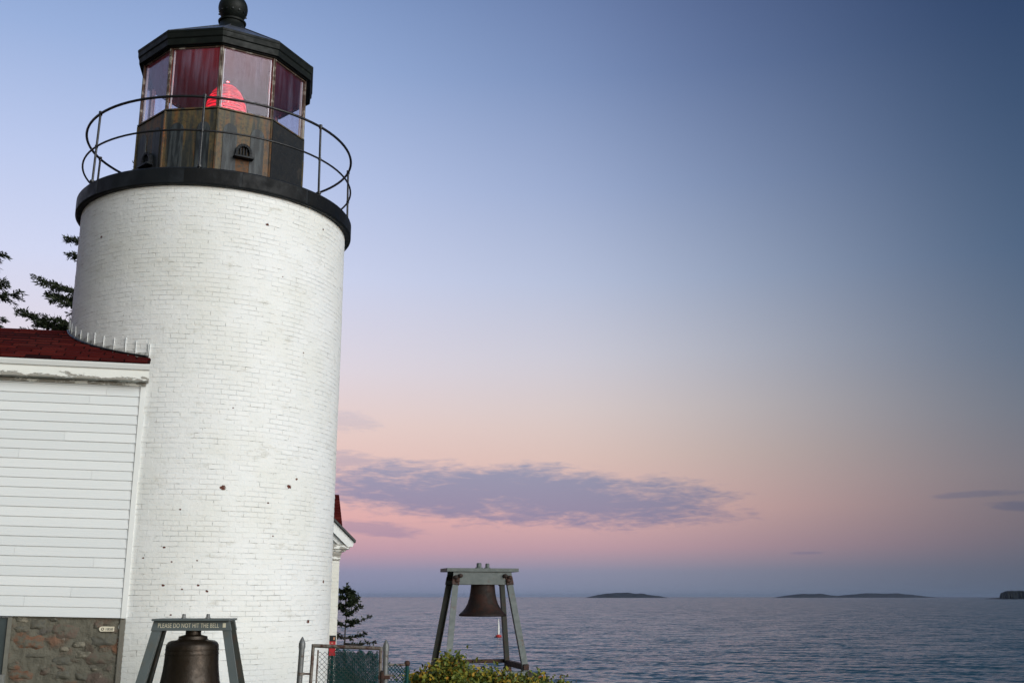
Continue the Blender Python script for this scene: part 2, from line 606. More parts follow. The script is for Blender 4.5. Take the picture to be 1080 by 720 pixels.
def stone_mat():
    m, t, b = mat('rubble_stone_and_mortar')
    P = t.tc('Object')
    wv = t.n('ShaderNodeVectorMath', operation='MULTIPLY_ADD')
    t.put(wv.inputs[0], t.noise(P, 3.2, 4, .6, color=True))
    wv.inputs[1].default_value = (.34, .1, .30)
    t.put(wv.inputs[2], t.mapping(P, (1, 1, 1.7)))
    vo = t.n('ShaderNodeTexVoronoi')
    vo.inputs['Scale'].default_value = 2.7
    t.put(vo.inputs['Vector'], wv.outputs[0])
    ve = t.n('ShaderNodeTexVoronoi', feature='DISTANCE_TO_EDGE')
    ve.inputs['Scale'].default_value = 2.7
    t.put(ve.inputs['Vector'], wv.outputs[0])
    cs = t.n('ShaderNodeSeparateColor')
    t.put(cs.inputs[0], vo.outputs['Color'])
    stone = t.ramp(cs.outputs[0], [(0, (.10, .085, .065, 1)), (.3, (.22, .11, .065, 1)), (.5, (.16, .15, .13, 1)), (.7, (.27, .13, .07, 1)), (.85, (.11, .105, .10, 1)), (1, (.30, .27, .21, 1))])
    n = t.noise(P, 9, 8, .7)
    stone = t.mix(t.mr(n, .35, .7), stone, (.075, .06, .048, 1))
    mortar = t.mix(t.noise(P, 5, 7, .65), (.085, .08, .062, 1), (.20, .187, .148, 1))
    expo = t.m('MULTIPLY', t.mr(t.m('ADD', ve.outputs['Distance'], t.m('MULTIPLY', t.m('SUBTRACT', t.noise(P, 13, 6, .7), .5), .22)), .02, .22), t.mr(t.m('ADD', cs.outputs[1], t.m('MULTIPLY', t.m('SUBTRACT', t.noise(P, 6, 5), .5), .9)), .40, .52))
    c = t.mix(expo, mortar, stone)
    pt = t.noise(t.mapping(P, (1, 1, 1.8), (3, 0, 5)), 6, 7, .7)
    c = t.mix(t.m('MULTIPLY', t.mr(pt, .62, .68), .7), c, (.30, .27, .22, 1))
    c = t.mix(t.m('MULTIPLY', t.mr(pt, .36, .30), .8), c, (.018, .016, .013, 1))
    t.put(b.inputs['Base Color'], c)
    b.inputs['Roughness'].default_value = .9
    b.inputs['Specular IOR Level'].default_value = .2
    t.put(b.inputs['Normal'], t.bump(t.m('ADD', t.m('MULTIPLY', expo, .6), t.m('ADD', n, t.m('MULTIPLY', t.noise(P, 40, 5, .7), .4))), .03))
    return m


def leaf_mat(name, stops, rough=.55):
    m, t, b = mat(name)
    g = t.n('ShaderNodeNewGeometry')
    c = t.ramp(g.outputs['Random Per Island'], stops)
    c = t.mix(t.mr(t.noise(t.tc('Object'), 2.4, 3), .3, .7), c, t.mix(1., c, (.62, .72, .6, 1), 'MULTIPLY'))
    t.put(b.inputs['Base Color'], c)
    b.inputs['Roughness'].default_value = rough
    b.inputs['Specular IOR Level'].default_value = .25
    return m


def sea_mat():
    m, t, b = mat('evening_sea')
    P = t.tc('Object')
    calm = t.noise(t.mapping(P, (.22, 1, 1)), .011, 5, .6)
    gust = t.noise(t.mapping(P, (.35, 1, 1), (7, 1, 0)), .05, 4, .6)
    amp = t.m('MULTIPLY', t.mr(calm, .3, .7, .65, 1.2, False), t.mr(gust, .3, .7, .7, 1.25, False))

    def slope(scale, a, sx, loc, rot):
        v = t.n('ShaderNodeVectorMath', operation='SUBTRACT')
        t.put(v.inputs[0], t.noise(t.mapping(P, (sx, 1, 1), loc, (0, 0, rot)), scale, 2, .5, color=True))
        v.inputs[1].default_value = (.5, .5, .5)
        q = t.n('ShaderNodeVectorMath', operation='MULTIPLY')
        t.put(q.inputs[0], v.outputs[0])
        q.inputs[1].default_value = (a * .8, a * 1.2, 0)
        return q.outputs[0]
    tot = None
    for args in ((.16, .38, .5, (0, 0, 0), 0.), (.5, .85, .42, (9, 3, 0), .25), (1.5, 1.1, .5, (2, 5, 0), -.3)):
        o = slope(*args)
        if tot is None:
            tot = o
        else:
            ad = t.n('ShaderNodeVectorMath', operation='ADD')
            t.put(ad.inputs[0], tot)
            t.put(ad.inputs[1], o)
            tot = ad.outputs[0]
    sc = t.n('ShaderNodeVectorMath', operation='SCALE')
    t.put(sc.inputs[0], tot)
    t.put(sc.inputs['Scale'], amp)
    # from the low bluff mostly the landward faces of the waves show: lean the mean slope that way
    ad = t.n('ShaderNodeVectorMath', operation='ADD')
    t.put(ad.inputs[0], sc.outputs[0])
    ad.inputs[1].default_value = (0, -.135, 1)
    nm = t.n('ShaderNodeVectorMath', operation='NORMALIZE')
    t.put(nm.inputs[0], ad.outputs[0])
    t.put(b.inputs['Normal'], nm.outputs[0])
    b.inputs['Base Color'].default_value = (.020, .064, .088, 1)
    b.inputs['IOR'].default_value = 1.33
    b.inputs['Roughness'].default_value = .12
    return m


def ground_mat():
    m, t, b = mat('bluff_grass_and_rock')
    P = t.tc('Object')
    g = t.n('ShaderNodeNewGeometry')
    sn = t.n('ShaderNodeSeparateXYZ')
    t.put(sn.inputs[0], g.outputs['Normal'])
    grass = t.ramp(t.noise(P, 3, 8, .7), [(.3, (.030, .042, .014, 1)), (.55, (.055, .068, .022, 1)), (.75, (.10, .088, .045, 1))])
    rock = t.ramp(t.noise(t.mapping(P, (1, 1, 2.5)), 1.6, 9, .7), [(.3, (.10, .07, .055, 1)), (.6, (.24, .18, .15, 1)), (.8, (.33, .27, .23, 1))])
    t.put(b.inputs['Base Color'], t.mix(t.mr(sn.outputs[2], .72, .9), rock, grass))
    b.inputs['Roughness'].default_value = .9
    t.put(b.inputs['Normal'], t.bump(t.noise(P, 9, 8, .7), .06))
    return m


M['lantern_wall'] = lantern_wall_mat()
M['arch'] = arch_mat()
M['glass'] = glass_mat()
M['lens'] = lens_mat()
M['glint_glow'] = emit_mat('red_glint_glow', (1, .16, .10, 1), 4)  # emission for painted highlights on the lens, not a light source of its own
M['shingle'] = shingle_mat()
M['siding'] = siding_mat()
M['peel'] = peel_mat()
M['stone'] = stone_mat()
M['sea'] = sea_mat()
M['ground'] = ground_mat()
M['needles'] = leaf_mat('spruce_needles', [(0, (.012, .018, .010, 1)), (.6, (.026, .036, .016, 1)), (1, (.042, .050, .022, 1))])
M['bark'] = simple('dark_bark', (.040, .033, .028, 1), .9, vary=.4, scale=9, bump=.01)
M['rose'] = leaf_mat('autumn_rose_leaves', [(0, (.045, .066, .014, 1)), (.3, (.10, .13, .024, 1)), (.55, (.17, .185, .032, 1)), (.75, (.28, .24, .03, 1)), (.86, (.30, .20, .02, 1)), (.96, (.40, .20, .022, 1)), (1, (.28, .08, .02, 1))], .5)
M['twig'] = simple('rose_twig', (.06, .035, .022, 1), .8, vary=.3, scale=30)
M['island'] = simple('far_island', (.030, .034, .040, 1), .95, vary=.3, scale=.004, spec=.1)
M['wood'] = leaf_mat('far_conifer_wood', [(0, (.004, .006, .006, 1)), (1, (.009, .012, .010, 1))], .95)
M['shore'] = simple('shore_rock', (.06, .05, .048, 1), .9, vary=.4, scale=.02)

# ------------------------------------------------------------------ sea and land
SEA = -7.7
bm = MB()
bm.face([(-28000, -400, SEA), (28000, -400, SEA), (28000, 32000, SEA), (-28000, 32000, SEA)])
tag(bm.build('sea', M['sea']), kind='structure')

# evening air over the water: far islands fade towards the sky's own tone
HAZE = 2.6e-5
hz = MB().box(-28100, 28100, -500, 32100, -19.0, 60.0)
hm = bpy.data.materials.new('evening_haze')
hm.use_nodes = True
ht = NT(hm.node_tree)
pv = ht.n('ShaderNodeVolumePrincipled')
pv.inputs['Color'].default_value = (.33, .42, .60, 1)
pv.inputs['Density'].default_value = HAZE
ho = ht.n('ShaderNodeOutputMaterial')
ht.t.links.new(pv.outputs[0], ho.inputs['Volume'])
tag(hz.build('haze', hm), kind='stuff')

poly = [(-60, -30), (34, -30), (30, 5), (9, 10), (2.6, 14.6), (1.25, 17.8), (.95, 20), (.95, 23.6), (-.6, 24.6), (-3, 25.4), (-8, 28), (-14, 36), (-30, 52), (-60, 60)]


def outside(x, y):
    ins, best = False, 1e9
    for i in range(len(poly)):
        (x0, y0), (x1, y1) = poly[i], poly[(i + 1) % len(poly)]
        if (y0 > y) != (y1 > y) and x < (x1 - x0) * (y - y0) / (y1 - y0) + x0:
            ins = not ins
        dx, dy = x1 - x0, y1 - y0
        t = max(0, min(1, ((x - x0) * dx + (y - y0) * dy) / (dx * dx + dy * dy)))
        best = min(best, math.hypot(x - x0 - t * dx, y - y0 - t * dy))
    return -best if ins else best


from mathutils import noise as mn


def ground_z(x, y):
    d = outside(x, y)
    n = mn.fractal(Vector((x * .35, y * .35, 0)), 1., 2., 4)
    if d <= 0:
        v = 1.5 * math.exp(-((x + .115 * y - .02) / .42) ** 2) * min(1, max(0, (y - 16.5) / 2)) if y > 16.5 else 0
        return .03 * n * min(1, -d) - v
    t = min(1, d / 6.5)
    return -9.5 * (t ** .8) + n * 1.1 * min(1, d / 1.5)


GX = np.concatenate([np.arange(-44, -12, 1.6), np.arange(-12, 14, .45), np.arange(14, 48, 1.6)])
GY = np.concatenate([np.arange(-28, 8, 1.8), np.arange(8, 36, .45), np.arange(36, 58, 1.8)])
g = MB()
for yy in GY:
    for xx in GX:
        g.v.append((float(xx), float(yy), ground_z(float(xx), float(yy))))
nx = len(GX)
for j in range(len(GY) - 1):
    for i in range(nx - 1):
        g.f.append((j * nx + i, j * nx + i + 1, (j + 1) * nx + i + 1, (j + 1) * nx + i))
tag(g.build('ground', M['ground'], smooth=True), kind='structure')


# ------------------------------------------------------------------ lighthouse
AZ = -.290
TC = (-4.7182, 15.8110)
RT = 2.02
ZB, ZT = 5.642 + 1.6, 5.89 + 1.6
LH = empty('lighthouse', (TC[0], TC[1], 0), -AZ)
tag(LH, 'round white painted brick lighthouse with black gallery and red lit lantern', 'lighthouse')


def cyl(a, r, z):
    return (r * math.sin(a), -r * math.cos(a), z)


# brick shaft: one ring pair per course so that the outline is slightly uneven
rs = random.Random(3)
NSEG = 180
me_v, me_f = [], []
zs, z = [], -.7
while z < ZB + .02:
    zs.append(z)
    z += .068 / 2
ph = np.linspace(-PI, PI, NSEG, endpoint=False)
off = np.array([[mn.noise(Vector((math.sin(p) * 6, math.cos(p) * 6, zz * 7))) * .004 + mn.noise(Vector((math.sin(p) * 1.3, math.cos(p) * 1.3, zz * .8))) * .008 for p in ph] for zz in zs])
for k, zz in enumerate(zs):
    rr = RT + (.0015 if k % 2 else -.0015)
    for j, p in enumerate(ph):
        me_v.append(cyl(p, rr + off[k, j], zz))
for k in range(len(zs) - 1):
    for j in range(NSEG):
        a, b = k * NSEG + j, k * NSEG + (j + 1) % NSEG
        me_f.append((a, b, b + NSEG, a + NSEG))
me = bpy.data.meshes.new('tower_wall')
me.from_pydata(me_v, [], me_f)
uvl = me.uv_layers.new(name='uv')
uvd = []
for k in range(len(zs) - 1):
    for j in range(NSEG):
        u0, u1 = j * 2 * PI / NSEG * RT, (j + 1) * 2 * PI / NSEG * RT
        uvd += [u0, zs[k], u1, zs[k], u1, zs[k + 1], u0, zs[k + 1]]
uvl.data.foreach_set('uv', uvd)
link('tower_wall', me, M['brick'], LH, True)

# gallery deck: iron plates with an outer rim
RD = 2.106
d = MB().lathe([(RT - .2, ZB - .004), (RD - .02, ZB - .004), (RD, ZB + .01), (RD, ZT - .02), (RD - .015, ZT), (.5, ZT + .012)], 120, capb=False, capt=True)
deck = d.build('gallery_deck', M['deck'], LH, 35)
# rim plates of different age, each a shallow curved strip
rim_m = (simple('slate_rim_plate', (.018, .022, .028, 1), .6, vary=.25, scale=3, bump=.002, spec=.25), simple('black_rim_plate', (.004, .0045, .0055, 1), .6, vary=.3, scale=3, bump=.002, spec=.2, col2=(.018, .021, .024, 1), thr=(.55, .7)))
for a0, a1 in ((-2.9, -1.75), (-1.73, -.95), (-.24, .12), (.14, .62), (.64, 1.3), (1.32, 2.6)):
    rp = MB()
    n = max(2, int((a1 - a0) / .04))
    for i in range(n):
        b0, b1 = a0 + (a1 - a0) * i / n, a0 + (a1 - a0) * (i + 1) / n
        p = []
        for zz in (ZB + .016, ZT - .026):
            p += [cyl(b0, RD - .01, zz), cyl(b1, RD - .01, zz), cyl(b1, RD + .006, zz), cyl(b0, RD + .006, zz)]
        rp.hexa(p)
    rp.build('rim_plate', rim_m[0] if a0 < -.5 else rim_m[1], deck)

# railing
RP = [R(a) for a in (-8.5, 43, 94, 146, 197, 249, 300)]
rail_t = MB().tube([cyl(2 * PI * i / 96, 2.066, 8.59) for i in range(96)], .020, 8, closed=True).build('top_rail', M['rail'], LH, True)
rail_m = MB().tube([cyl(2 * PI * i / 96, 2.078, 8.06) for i in range(96)], .015, 8, closed=True).build('middle_rail', M['rail'], LH, True)
for a in RP:
    p = MB()
    p.tube([cyl(a, 2.09, ZT - .16), cyl(a, 2.066, 8.60)], .017, 8)
    p.tube([cyl(a, 2.066, 8.565), cyl(a, 2.066, 8.625)], .027, 8)
    p.tube([cyl(a, 2.078, 8.04), cyl(a, 2.078, 8.08)], .024, 8)
    p.tube([cyl(a, 2.09, ZT), cyl(a, 2.09, ZT + .03)], .035, 8)
    p.build('post', M['rail'], LH, 40)

# lantern: ten sided
N = 10
A0 = R(-5.0)
RL = 1.34
Z0, Z1, Z2 = ZT, 8.765, 9.84


def lan(i, r, z, f=0.):
    """corner i of the decagon, or a fraction f of the way to the next one"""
    a = A0 + 2 * PI * i / N
    b = A0 + 2 * PI * (i + 1) / N
    p, q = Vector(cyl(a, r, z)), Vector(cyl(b, r, z))
    return p.lerp(q, f)


lw = MB()
prof = [(RL, Z0), (RL, Z1), (RL - .05, Z1 + .012), (RL - .05, Z0)]
lw.lathe(prof, N, rot=A0, capb=False, capt=False)
lwall = lw.build('lantern_wall', M['lantern_wall'], LH)
# raised arched panels with slate coloured staining, two to a face
for i in range(N):
    for f in ((.25, .75)):
        mb = MB()
        c0 = lan(i, RL, 0, f)
        tx = (lan(i, RL, 0, 1) - lan(i, RL, 0, 0)).normalized()
        nrm = Vector((c0.x, c0.y, 0)).normalized()
        w_, zb, zt = .105, 7.56, 8.44
        out = [(-w_, zb), (w_, zb), (w_, zt)] + [(w_ * math.cos(a), zt + w_ * 1.2 * math.sin(a)) for a in np.linspace(.15, PI - .15, 11)] + [(-w_, zt)]
        k, n = len(mb.v), len(out)
        for dd in (-.01, .012):
            mb.v += [tuple(Vector((c0.x, c0.y, 0)) + tx * x + nrm * dd + Vector((0, 0, zz))) for x, zz in out]
        mb.f.append(tuple(range(k + n, k + 2 * n)))
        for a in range(n):
            b = (a + 1) % n
            mb.f.append((k + a, k + b, k + n + b, k + n + a))
        mb.build('arch_panel', M['arch'], lwall)
MB().bar(lan(1, RL + .014, (Z0 + Z1) / 2, .03), lan(1, RL + .014, (Z0 + Z1) / 2, .97), Z1 - Z0 - .01, .006, Vector((lan(1, 1, 0, .5).x, lan(1, 1, 0, .5).y, 0))).build('black_panel', simple('black_iron_panel', (.009, .010, .011, 1), .6, vary=.4, scale=7, bump=.004, col2=(.035, .03, .024, 1), thr=(.56, .7)), lwall)
# corner ribs of the iron wall
for i in range(N):
    mb = MB().tube([lan(i, RL + .004, Z0), lan(i, RL + .004, Z1)], .016, 6)
    mb.build('corner_rib', M['lantern_wall'], lwall)
cap_ = MB().lathe([(RL - .07, Z1 + .012), (RL + .018, Z1 + .012), (RL + .018, Z1 + .034), (RL - .07, Z1 + .034)], N, rot=A0, capb=False, capt=False)
cap_.f += []
cap_.build('sill', M['lantern_wall'], lwall)


def vent(i, f, z):
    mb = MB()
    c0 = lan(i, RL, 0, f)
    tx = (lan(i, RL, 0, 1) - lan(i, RL, 0, 0)).normalized()
    nr = Vector((c0.x, c0.y, 0)).normalized()

    def Q(x, y, zz):
        return tuple(Vector((c0.x, c0.y, 0)) + tx * x + nr * y + Vector((0, 0, zz)))
    ang = np.linspace(0, PI, 9)
    ro, ri = .125, .085
    for a, b in zip(ang[:-1], ang[1:]):
        pts = []
        for y in (-.005, .075):
            for r_, t_ in ((ri, a), (ro, a), (ro, b), (ri, b)):
                pts.append(Q(r_ * math.cos(t_), y, z + .07 + r_ * 1.1 * math.sin(t_)))
        mb.hexa(pts)
    for sx in (-1, 1):
        mb.hexa([Q(sx * x, y, zz) for zz in (z, z + .07) for x, y in ((ri, -.005), (ro, -.005), (ro, .075), (ri, .075))])
    for x in (-.045, 0, .045):
        mb.hexa([Q(x + s_, y, zz) for zz in (z, z + .15) for s_, y in ((-.012, -.005), (.012, -.005), (.012, .05), (-.012, .05))])
    mb.hexa([Q(x, y, zz) for zz in (z - .03, z) for x, y in ((-.15, -.005), (.15, -.005), (.15, .12), (-.15, .12))])
    mb.build('vent_hood', M['deck'], lwall, bevel=.004)
    rs_ = MB()
    rs_.hexa([Q(x, y, zz) for zz in (z - .30, z - .032) for x, y in ((-.11, -.003), (.10, -.003), (.10, .006), (-.11, .006))])
    rs_.build('rust_stain', simple('orange_rust_run', (.12, .055, .022, 1), .8, vary=.5, scale=18, col2=(.05, .045, .035, 1), thr=(.45, .6)), lwall)


vent(0, .50, 8.05)
vent(-2, .55, 7.98)
vent(4, .5, 7.8)
vent(6, .5, 7.8)

# windows: frame and pane, one per side
for i in range(N):
    fr = MB()
    for f in (0., 1.):
        c0 = lan(i, RL - .02, 0, f)
        t_ = (lan(i, RL - .02, 0, 1) - lan(i, RL - .02, 0, 0)).normalized()
        s_ = 1 if f == 0 else -1
        o_ = Vector((c0.x, c0.y, 0)) + t_ * (.010 * s_)
        nr = Vector((lan(i, 1, 0, .5).x, lan(i, 1, 0, .5).y, 0)).normalized()
        fr.bar(o_ + Vector((0, 0, Z1 + .034)), o_ + Vector((0, 0, Z2)), .018, .045, nr)
    a, b = lan(i, RL - .02, Z2 - .015), lan(i, RL - .02, Z2 - .015, 1)
    fr.bar(a.lerp(b, .04), a.lerp(b, .96), .03, .04, (0, 0, 1))
    win = fr.build('window', simple('window_frame_paint', (.075, .045, .03, 1), .6, vary=.4, scale=10, col2=(.35, .32, .28, 1), thr=(.5, .62)), LH)
    pn = MB()
    pn.bar(lan(i, RL - .025, (Z1 + Z2) / 2 + .01, .045), lan(i, RL - .025, (Z1 + Z2) / 2 + .01, .955), Z2 - Z1 - .06, .008, Vector((lan(i, 1, 0, .5).x, lan(i, 1, 0, .5).y, 0)))
    pn.build('pane', M['glass'], win)
    for f, s_ in ((.04, 1), (.96, 1)):
        rv = MB().bar(lan(i, RL - .055, Z1 + .04, f), lan(i, RL - .055, Z2 - .03, f), .012, .03, Vector((lan(i, 1, 0, .5).x, lan(i, 1, 0, .5).y, 0)))
        rv.build('glazing_bar', M['white_trim'], win)

# roof: fascia band, ten sloping sheets, ball vent
RF = 1.45
ft = MB().lathe([(RL - .05, Z2 - .012), (RL + .03, Z2 - .012), (RL + .03, Z2 + .0), (RF - .035, Z2 + .004), (RF - .03, Z2 + .10), (RF - .012, Z2 + .115), (RF - .008, Z2 + .19), (RF, Z2 + .205), (RF, Z2 + .235), (RF - .05, Z2 + .247)], N, rot=A0, capb=False, capt=False)
fas = ft.build('roof_fascia', M['fascia'], LH)
rf = MB().lathe([(RF - .012, Z2 + .237), (.30, 10.78), (.30, 10.80)], N, rot=A0, capb=False, capt=True)
roof = rf.build('roof', M['leadroof'], LH)
for i in range(N):
    MB().tube([lan(i, RF - .02, Z2 + .243), lan(i, .30, 10.785)], .012, 6).build('roof_seam', M['leadroof'], roof)
ball = []
for a in np.linspace(-PI / 2 + .55, PI / 2 - .2, 18):
    ball.append((.242 * math.cos(a), 11.245 + .25 * math.sin(a)))
fin = MB().lathe([(.34, 10.74), (.30, 10.80), (.235, 10.86), (.205, 10.92), (.20, 10.955), (.225, 10.965), (.232, 10.99), (.20, 11.005), (.15, 11.02)] + ball + [(.06, 11.50), (.05, 11.62), (.015, 11.80)], 32)
fb = fin.build('vent_ball', M['fascia'], roof, 50)
for k in range(14):
    a = 2 * PI * k / 14
    MB().tube([cyl(a, .20, 11.14), cyl(a, .236, 11.14)], .014, 6).build('vent_hole', M['blacksign'], roof)
cl = MB().lathe([(RL - .04, Z2 + .0), (.25, 10.62)], 40, rot=A0, capb=False, capt=True)
cl.build('lantern_ceiling', M['ceiling'], LH, True)
fl = MB().lathe([(RL - .06, 7.56), (RL - .06, 7.60)], N, rot=A0)
fl.build('lantern_floor', M['deck'], LH)

# the red beehive lens on its pedestal
ped = MB().lathe([(.26, 7.60), (.26, 7.66), (.12, 7.72), (.10, 8.85), (.16, 8.93), (.36, 8.96), (.36, 9.0)], 24)
ped.build('lens_pedestal', M['deck'], LH, 40)
prof, n = [], 22
for k in range(n + 1):
    t_ = k / n
    zz = 9.0 + .82 * t_
    r0 = .335 * (1 - max(0, (t_ - .35) / .65) ** 2.0) ** .55 if t_ < 1 else .02
    prof += [(max(.03, r0 - .014), zz - .001), (max(.035, r0), zz + .012), (max(.035, r0 * .99), zz + .024)]
ln = MB().lathe(prof, 40)
lens = ln.build('lens', M['lens'], LH, 30)
MB().lathe([(.05, 9.82), (.045, 9.87), (.015, 9.90)], 12).build('lens_cap', M['bronze'], lens, True)
for zz in (9.38, 9.46, 9.53, 9.59):  # small glowing beads stand in for glints on the lens front
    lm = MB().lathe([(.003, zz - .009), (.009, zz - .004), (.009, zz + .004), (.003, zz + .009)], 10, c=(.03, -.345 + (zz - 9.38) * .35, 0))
    lm.build('glint', M['glint_glow'], lens)
pl = bpy.data.lights.new('lantern_light', 'POINT')
pl.energy = 13
pl.color = (1, .06, .07)
pl.shadow_soft_size = .05
plo = bpy.data.objects.new('lantern_light', pl)
S.collection.objects.link(plo)
plo.location = (0, 0, 9.94)
plo.parent = LH

# ------------------------------------------------------------------ clapboard annex beside the tower
HP = (-4.935, 13.803, 0)
HROT = math.atan2(.319, 1)
AN = empty('clapboard_annex', HP, HROT)
tag(AN, 'white clapboard building with dark red shingle roof beside the tower', 'building')


def sag(p):
    x, y, z = p
    t_ = .026 - .0125 * (z - 1.33)
    return (x, y, z - t_ * x)


HX0, HD = -9.0, 3.28
ZF, ZW = 1.335, 4.42      # foundation top, wall top
# core wall behind the boards
MB().box(HX0, -.02, .015, HD - .015, ZF, ZW - .01).build('wall_core', M['white_trim'], AN, xf=sag)
sd_ = MB()
rb = random.Random(11)
ex = .1245
k = 0
z = ZF
while z < ZW - .01:
    zt = min(z + ex + .012, ZW)
    x = HX0
    first = True
    while x < -.07:
        L = rb.uniform(1.1, 3.4)
        x2 = min(x + L, -.068)
        if x2 > -.35: x2 = -.068
        dz = rb.uniform(-.0016, .0016)
        yo = rb.uniform(-.0015, .0015)
        for f0, f1, s_ in ((0., -.022, 1), (HD, HD + .022, -1)):
            if s_ == 1:
                sd_.hexa([(x + .001, -.026 + yo, z + dz), (x2 - .001, -.026 + yo, z + dz), (x2 - .001, .012, z + dz), (x + .001, .012, z + dz),
                          (x + .001, -.007, zt), (x2 - .001, -.007, zt), (x2 - .001, .012, zt), (x + .001, .012, zt)])
            elif first:
                sd_.hexa([(HX0, HD, z), (-1.6, HD, z), (-1.6, HD + .022, z), (HX0, HD + .022, z), (HX0, HD, zt), (-1.6, HD, zt), (-1.6, HD + .006, zt), (HX0, HD + .006, zt)])
        first = False
        x = x2
    z += ex
sd_.build('siding', M['siding'], AN, xf=sag)
cb = MB().box(-.066, .0, -.034, .0, ZF - .005, ZW)
cb.build('corner_board', M['white_trim'], AN, bevel=.003, xf=sag)
# stone base, set back below the boards: a dense sheet pushed in and out
st = MB()
nxs, nzs = 90, 34
x0, x1, z0, z1 = -1.335, -.012, -.6, ZF - .012
for j in range(nzs + 1):
    for i in range(nxs + 1):
        x, z = x0 + (x1 - x0) * i / nxs, z0 + (z1 - z0) * j / nzs
        q = mn.fractal(Vector((x * 4.5, z * 7, 3)), 1., 2., 5) * .022 + .012 * mn.noise(Vector((x * 14, z * 18, 1)))
        st.v.append((x, .03 + q, z))
for j in range(nzs):
    for i in range(nxs):
        a = j * (nxs + 1) + i
        st.f.append((a, a + 1, a + nxs + 2, a + nxs + 1))
st.box(x0, x1, .08, HD - .05, z0, z1)
st.box(HX0, -2.4, .05, HD - .05, z0, z1)
st.box(x0 + .01, x1 - .0, .02, .09, z1 - .012, z1 + .01)
fo = st.build('foundation', M['stone'], AN, xf=sag)
STONES = ((13, 52, 671, 690, 'r'), (15, 31, 652, 660, 't'), (14, 31, 663, 671, 'g'), (53, 84, 659, 679, 'p'), (50, 61, 652, 659, 'g'), (76, 93, 678, 687, 't'), (63, 75, 685, 691, 't'),
          (78, 101, 689, 698, 't'), (57, 80, 696, 706, 'g'), (26, 55, 693, 698, 'g'), (11, 27, 703, 712, 'r'), (13, 41, 711, 722, 'r'), (45, 60, 707, 717, 'p'), (60, 82, 710, 722, 'g'),
          (83, 98, 712, 722, 'g'), (97, 109, 656, 666, 'p'), (99, 107, 706, 712, 't'), (86, 128, 690, 704, 'p'), (94, 127, 668, 685, 'g'), (30, 49, 655, 668, 'g'))
SCOL = {'r': (.20, .108, .070, 1), 't': (.25, .225, .175, 1), 'g': (.135, .130, .110, 1), 'p': (.155, .115, .092, 1)}
smat = {}
for q, cq in SCOL.items():
    m_, t_, b_ = mat('rubble_stone_' + q)
    P_ = t_.tc('Object')
    c_ = t_.mix(t_.noise(P_, 7, 7, .7), tuple(x * .6 for x in cq[:3]) + (1,), tuple(x * 1.25 for x in cq[:3]) + (1,))
    c_ = t_.mix(t_.mr(t_.noise(t_.mapping(P_, (1, 1, 1.5), (2, 1, 4)), 8, 8, .72), .43, .55), c_, (.13, .122, .096, 1))
    t_.put(b_.inputs['Base Color'], c_)
    b_.inputs['Roughness'].default_value = .95
    b_.inputs['Specular IOR Level'].default_value = .15
    t_.put(b_.inputs['Normal'], t_.bump(t_.noise(P_, 22, 7, .72), .02))
    smat[q] = m_
for q, (p0, p1, v0, v1, kind) in enumerate(STONES):
    cx_, cz_ = ((p0 + p1) / 2 - 133) * .0111, 1.352 - ((v0 + v1) / 2 - 651) * .0112
    hw, hh = (p1 - p0) / 2 * .0111, (v1 - v0) / 2 * .0112
    mb = MB()
    nr_, na_ = 6, 26
    for r_ in range(nr_ + 1):
        f_ = r_ / nr_
        for a_ in range(na_):
            an = 2 * PI * a_ / na_
            ca_, sn_ = math.cos(an), math.sin(an)
            sq = 1 / max(abs(ca_), abs(sn_)) ** .55
            rad = f_ * sq * (1 + .22 * mn.noise(Vector((ca_ * 1.6, sn_ * 1.6, q * 3.1))) + .10 * mn.noise(Vector((ca_ * 5, sn_ * 5, q))))
            x_, z_ = cx_ + hw * rad * ca_, cz_ + hh * rad * sn_
            y_ = .050 - .046 * (1 - f_ ** 3.0) + .020 * mn.noise(Vector((x_ * 16, z_ * 22, 5)))
            mb.v.append((min(x_, -.014), y_, min(z_, ZF - .016)))
    for r_ in range(nr_):
        for a_ in range(na_):
            b0 = (a_ + 1) % na_
            mb.f.append((r_ * na_ + a_, r_ * na_ + b0, (r_ + 1) * na_ + b0, (r_ + 1) * na_ + a_))
    mb.build('stone', smat[kind], fo, True, xf=sag)
MB().box(-.075, .0, -.004, .06, -.6, ZF - .012).build('corner_render', simple('grey_render', (.16, .15, .125, 1), .9, vary=.3, scale=9, bump=.01), AN, bevel=.012, xf=sag)
# dark teal basement door at the left edge
dr = MB().box(-2.29, -1.39, .045, .085, -.3, ZF - .03)
for q in range(6):
    dr.box(-2.28 + q * .15, -2.28 + q * .15 + .135, .034, .05, -.3, ZF - .035)
door = dr.build('basement_door', M['teal'], AN, xf=sag)
jm = MB().box(-1.385, -1.335, .0, .09, -.5, ZF - .015)
jm.build('door_jamb', simple('grey_jamb_wood', (.15, .145, .12, 1), .8, vary=.3, scale=12, bump=.003), AN, bevel=.003, xf=sag)

# eaves
EO = .215
ZE0, ZE1 = 4.385, 4.60
fc = MB().box(HX0, .035, -EO, -EO + .03, ZE0, ZE1 - .062)
fc.build('fascia_board', M['peel'], AN, xf=sag)
tr = MB()
tr.prism([(-EO - .028, ZE1 - .07), (-EO - .040, ZE1 - .035), (-EO - .052, ZE1 - .012), (-EO - .052, ZE1), (-EO + .03, ZE1), (-EO + .03, ZE1 - .06), (-EO - .003, ZE1 - .06), (-EO - .003, ZE1 - .07)], HX0, .04, 'x')
tr.build('crown_moulding', M['white_trim'], AN, 30, xf=sag)
MB().box(HX0, .03, -EO + .03, -.028, ZE0 + .003, ZE0 + .03).build('soffit', M['peel'], AN, xf=sag)
MB().box(HX0, -.0, -.055, -.0275, ZE0 - .045, ZE0 + .001).build('frieze_board', M['peel'], AN, xf=sag)

